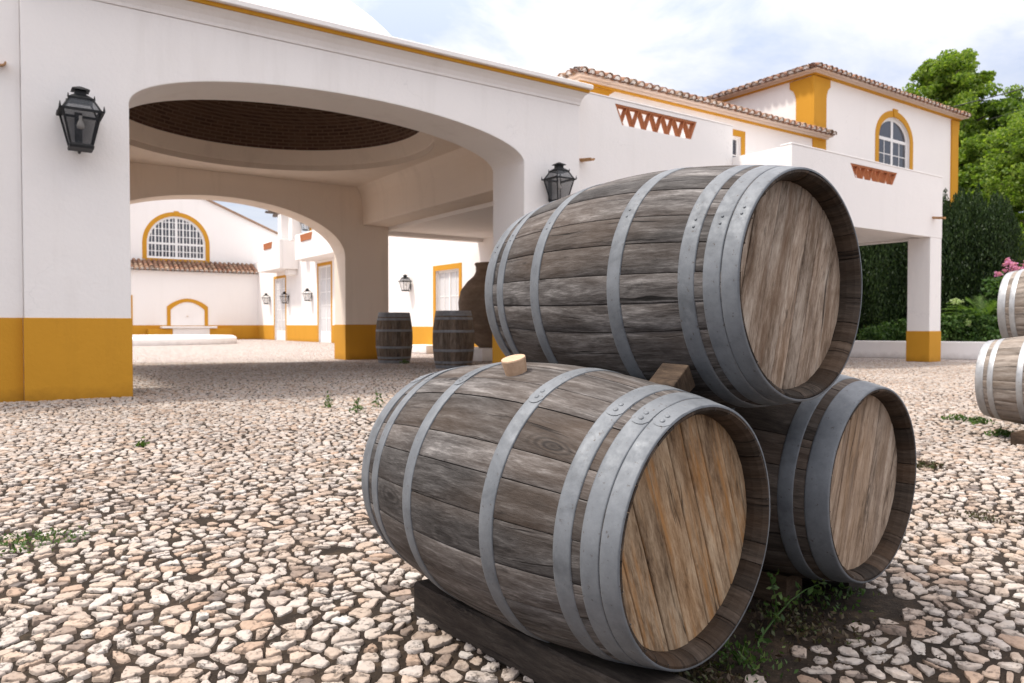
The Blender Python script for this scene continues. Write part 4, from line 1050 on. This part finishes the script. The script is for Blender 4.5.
def cypress(px, fwd, h, rad, label, n=36000):
    base = spot(px, fwd, .3); r_ = root('cypress', base, label, 'tree', 'clipped cypresses of the hedge')
    P = []
    npl = 46
    for k in range(npl):                         # upright plumes packed into one column
        a = rng.random()*6.283; q = math.sqrt(rng.random()); x, y = rad*q*math.cos(a), rad*q*math.sin(a)
        top = h*(1 - .20*q*q + rng.normal(0, .035)); pr = .16+.10*rng.random(); m_ = n//npl
        z = rng.random(m_)*top; tap = np.minimum(1., (top-z)/(top*.16)+.05)*np.minimum(1., z/.4+.5)
        b = rng.random(m_)*6.283; rr = pr*tap*np.sqrt(rng.random(m_))
        sw = .08*np.sin(z*2+k)
        P.append(np.stack([x+sw+rr*np.cos(b), y+rr*np.sin(b), z], -1))
    C = np.concatenate(P); V, lp, npf = leaves(C, .095, .26, up=(0, 0, 1.5), spread=.42)
    fast('foliage', V, lp, npf, M['cypress'], r_)
    MB().tube([(0, 0, -.3), (0, 0, h*.85)], [.10, .03], 8).build('trunk', M['bark'], r_, wc=False)
for px, fw, h, rad, lb in ((872, 21.6, 4.2, .62, 'cypress under the portico beside the big top barrel'), (903, 21.5, 4.3, .62, 'cypress just left of the portico column'), (936, 21.4, 4.35, .62, 'cypress hidden mostly by the portico column'),
                          (966, 21.3, 4.45, .66, 'tallest dark cypress right of the portico column'), (993, 21.1, 4.2, .55, 'rightmost dark cypress, beside the light green tree')):
    cypress(px, fw, h, rad, lb)

def shrub(px, fwd, h, rad, label, n=2600, leaf=.085, mat='shrub', z=.36, group='low shrubs in the planter'):
    base = spot(px, fwd, z); r_ = root('shrub', base, label, 'shrub', group)
    cl = []; 
    for k in range(26):
        d = rng.standard_normal(3); d[2] = abs(d[2]); d /= np.linalg.norm(d); cl.append(d*np.array([rad, rad, h])*(.45+.5*rng.random()))
    cl = np.array(cl); C = cl[rng.integers(26, size=n)] + rng.standard_normal((n, 3))*np.array([.12, .12, .10])*rad*1.4
    C[:, 2] = np.abs(C[:, 2])
    V, lp, npf = leaves(C, leaf, .6, up=(0, 0, .5), spread=1.); fast('foliage', V, lp, npf, M[mat], r_)
    s = MB()
    for k in range(6): e = cl[k]*.8; s.tube([(0, 0, 0), tuple(e*.5+np.array([0, 0, .05])), tuple(e)], [.02, .014, .006], 5)
    s.build('stem', M['bark'], r_, wc=False)
for px, fw, h, rad, lb in ((880, 20.2, .55, .55, 'shrub on the planter left of the portico column, near the big barrel'), (898, 20.1, .65, .5, 'shrub on the planter touching the left of the portico column'), (948, 19.75, .85, .5, 'shrub on the planter touching the right of the portico column'),
                          (966, 19.6, .95, .55, 'shrub with pale flower heads on the planter right of the column'), (987, 19.5, .80, .55, 'shrub on the planter below the palm fronds'), (1010, 19.4, .85, .55, 'shrub on the planter behind the right edge barrels')):
    shrub(px, fw, h, rad, lb)
# pale flower heads on the shrub
def blob_leaves(name, cs, rad, n, mat, parent, leaf):
    C = np.concatenate([np.array(c) + rng.standard_normal((n, 3))*rad for c in cs]); V, lp, npf = leaves(C, leaf, .8); return fast(name, V, lp, npf, M[mat], parent)
hy = root('hydrangea', spot(956, 19.4, .36), 'pale green hydrangea heads standing above the planter shrubs', 'flower')
blob_leaves('flower_head', [(0, 0, 1.10)], np.array([.06, .06, .03]), 150, 'paleflower', hy, .05)
blob_leaves('flower_head', [(.1, -.25, .55)], np.array([.035, .035, .03]), 110, 'paleflower', hy, .05)
MB().tube([(0, 0, 0), (0, 0, 1.08)], [.012, .008], 6).build('stem', M['weed'], hy, wc=False)
# palm-like plant
pm = root('cycad', spot(982, 19.7, .36), 'dark green cycad with arching fronds behind the right edge barrels', 'plant')
V = []; Fc = []
for k in range(34):
    a = rng.random()*6.283; el = R(15+60*rng.random()); L = 1.15+.35*rng.random(); p = np.array([0, 0, .55]); d = np.array([math.cos(a)*math.cos(el), math.sin(a)*math.cos(el), math.sin(el)])
    side = np.array([-math.sin(a), math.cos(a), 0]); ns = 26
    for i in range(ns):
        t_ = i/ns; q = p + d*L*t_ + np.array([0, 0, -.45*L*t_*t_]); ll = .22*math.sin(math.pi*(t_*.85+.12))
        tan = d + np.array([0, 0, -.9*t_]); tan /= np.linalg.norm(tan)
        for sg in (-1, 1):
            e = q + side*sg*ll*.8 + tan*ll*.7 + np.array([0, 0, .04]); b = len(V); V += [q - tan*.012, q + tan*.012, e]; Fc.append((b, b+1, b+2))
raw('fronds', V, Fc, M['palm'], pm)
MB().tube([(0, 0, -.1), (0, 0, .58)], [.13, .11], 10).build('trunk', M['bark'], pm, wc=False)
# pink flowering shrub
pf = root('flowering_shrub', spot(1010, 19.9, .36), 'shrub with bright pink flowers above the right edge barrels', 'shrub')
cl = [(rng.normal(0, .22), rng.normal(0, .22), 1.98+rng.normal(0, .12)) for k in range(18)]
for c_ in cl: blob_leaves('flower_head', [c_], np.array([.032, .032, .03]), 30, 'flower', pf, .065)
cl = [(rng.normal(0, .35), rng.normal(0, .35), .3+1.4*rng.random()) for k in range(46)]
blob_leaves('foliage', cl, np.array([.10, .10, .10]), 50, 'shrub', pf, .10)
MB().tube([(0, 0, -.1), (.03, 0, .8), (0, .02, 1.9)], [.03, .025, .012], 7).build('stem', M['bark'], pf, wc=False)

# weeds between the stones
def weed(x, y, rad, h, n, label, mat='weed', leaf=.022, tall=0, name='weed'):
    r_ = root(name, (x, y, 0), label, 'weed', 'weeds between the cobbles')
    C = rng.standard_normal((n, 3))*np.array([rad*.5, rad*.5, 0]); C[:, 2] = rng.random(n)*h*np.exp(-(C[:, 0]**2+C[:, 1]**2)/(rad*rad)) + .012
    V, lp, npf = leaves(C, leaf, .5, up=(0, 0, .7), spread=1.); fast('leaves', V, lp, npf, M[mat], r_)
    s = MB(); 
    for k in range(3+tall):
        a = rng.random()*6.28; e = np.array([math.cos(a)*rad*.5, math.sin(a)*rad*.5, h*(.7+.5*rng.random())]); s.tube([(0, 0, 0), tuple(e*.5+np.array([0, 0, h*.12])), tuple(e)], [.0022, .0017, .0008], 4)
    s.build('stem', M['weed'], r_, wc=False)
def gp(px, py):      # ground point seen at a picture position
    fw = .85*750/(py-325.); return spot(px, fw)
for px, py, rad, h, n, mt, lb in ((742, 668, .09, .045, 200, 'weed', 'ferny green weed in front of the front left barrel'), (700, 690, .12, .04, 300, 'moss', 'dry mossy weed at the near foot of the front left barrel'), (826, 612, .10, .035, 60, 'weed', 'straggling weed below the lower right barrel'), (800, 632, .17, .025, 420, 'moss', 'brown dry weed patch between the two lower barrels'),
        (850, 600, .06, .035, 60, 'weed', 'small weed at the bottom rim of the lower right barrel'), (32, 545, .15, .02, 260, 'weed', 'flat green weed patch at the left edge of the paving'), (328, 408, .05, .16, 45, 'weed', 'tall thin weed in the paving before the porch'), (357, 414, .06, .15, 55, 'weed', 'leafy weed standing left of the front left barrel'),
        (378, 408, .06, .18, 50, 'weed', 'tall weed just behind the front left barrel'), (404, 364, .10, .10, 90, 'weed', 'weed at the foot of the upright barrels'), (958, 421, .10, .05, 80, 'weed', 'low weed left of the right edge pile'), (980, 424, .10, .05, 90, 'weed', 'low weed just before the right edge pile'), (1003, 437, .10, .05, 90, 'weed', 'weed beside the plank under the right edge pile'),
        (986, 522, .10, .02, 140, 'moss', 'mossy weed in the paving right of the stack'), (142, 447, .03, .06, 25, 'weed', 'tiny weed in the paving left of centre'), (930, 468, .10, .015, 100, 'moss', 'thin mossy weed right of the lower right barrel'), (640, 675, .05, .03, 60, 'weed', 'tiny weed under the front left barrel')):
    g = gp(px, py); weed(g.x, g.y, rad, h, n, lb, mt, .017 if py > 500 else .036)
# the trailing sprig in front of the chock
sp_ = MB(); g = gp(762, 645); p0 = Vector((g.x, g.y, .01)); g2 = gp(822, 622); p1 = Vector((g2.x, g2.y, .10))
path = [tuple(p0.lerp(p1, t_) + Vector((0, 0, .03*math.sin(t_*3)))) for t_ in (0, .25, .5, .75, 1)]
sp_.tube(path, [.003, .0026, .002, .0015, .001], 5)
g3 = gp(776, 636); sp_.tube([(g3.x, g3.y, 0), (g3.x+.01, g3.y, .09), (g3.x-.01, g3.y+.01, .17)], [.0022, .0018, .001], 5)
sr = root('weed', (g.x, g.y, 0), 'long trailing green weed sprig in front of the sawn timber end', 'weed', 'weeds between the cobbles')
sp_.build('stem', M['weed'], sr)
C = np.concatenate([np.array(path[i]) + rng.standard_normal((10, 3))*.012 for i in range(5)] + [np.array((g3.x, g3.y, .05+.03*k)) + rng.standard_normal((6, 3))*.012 for k in range(5)]) - np.array([g.x, g.y, 0])
V, lp, npf = leaves(C, .022, .5); fast('leaves', V, lp, npf, M['weed'], sr)

# ------------------------------------------------------------------ power lines
def wire(a, b, rad, label):
    w = MB(); w.tube([tuple(Vector(a).lerp(Vector(b), i/12) + Vector((0, 0, -.12*math.sin(math.pi*i/12)))) for i in range(13)], [rad]*13, 5)
    o = w.build('power_line', M['iron'], None); tag(o, label, 'cable')
def air(px, py, fwd): return spot(px, fwd, .85 + (325-py)/750*fwd)
wire(air(1120, 55, 24), air(951, 108, 27.6), .018, 'thick black power line crossing the sky to the corner house')
wire(air(1120, 70, 26), air(985, 121, 29), .007, 'thin faint wire below the thick power line')
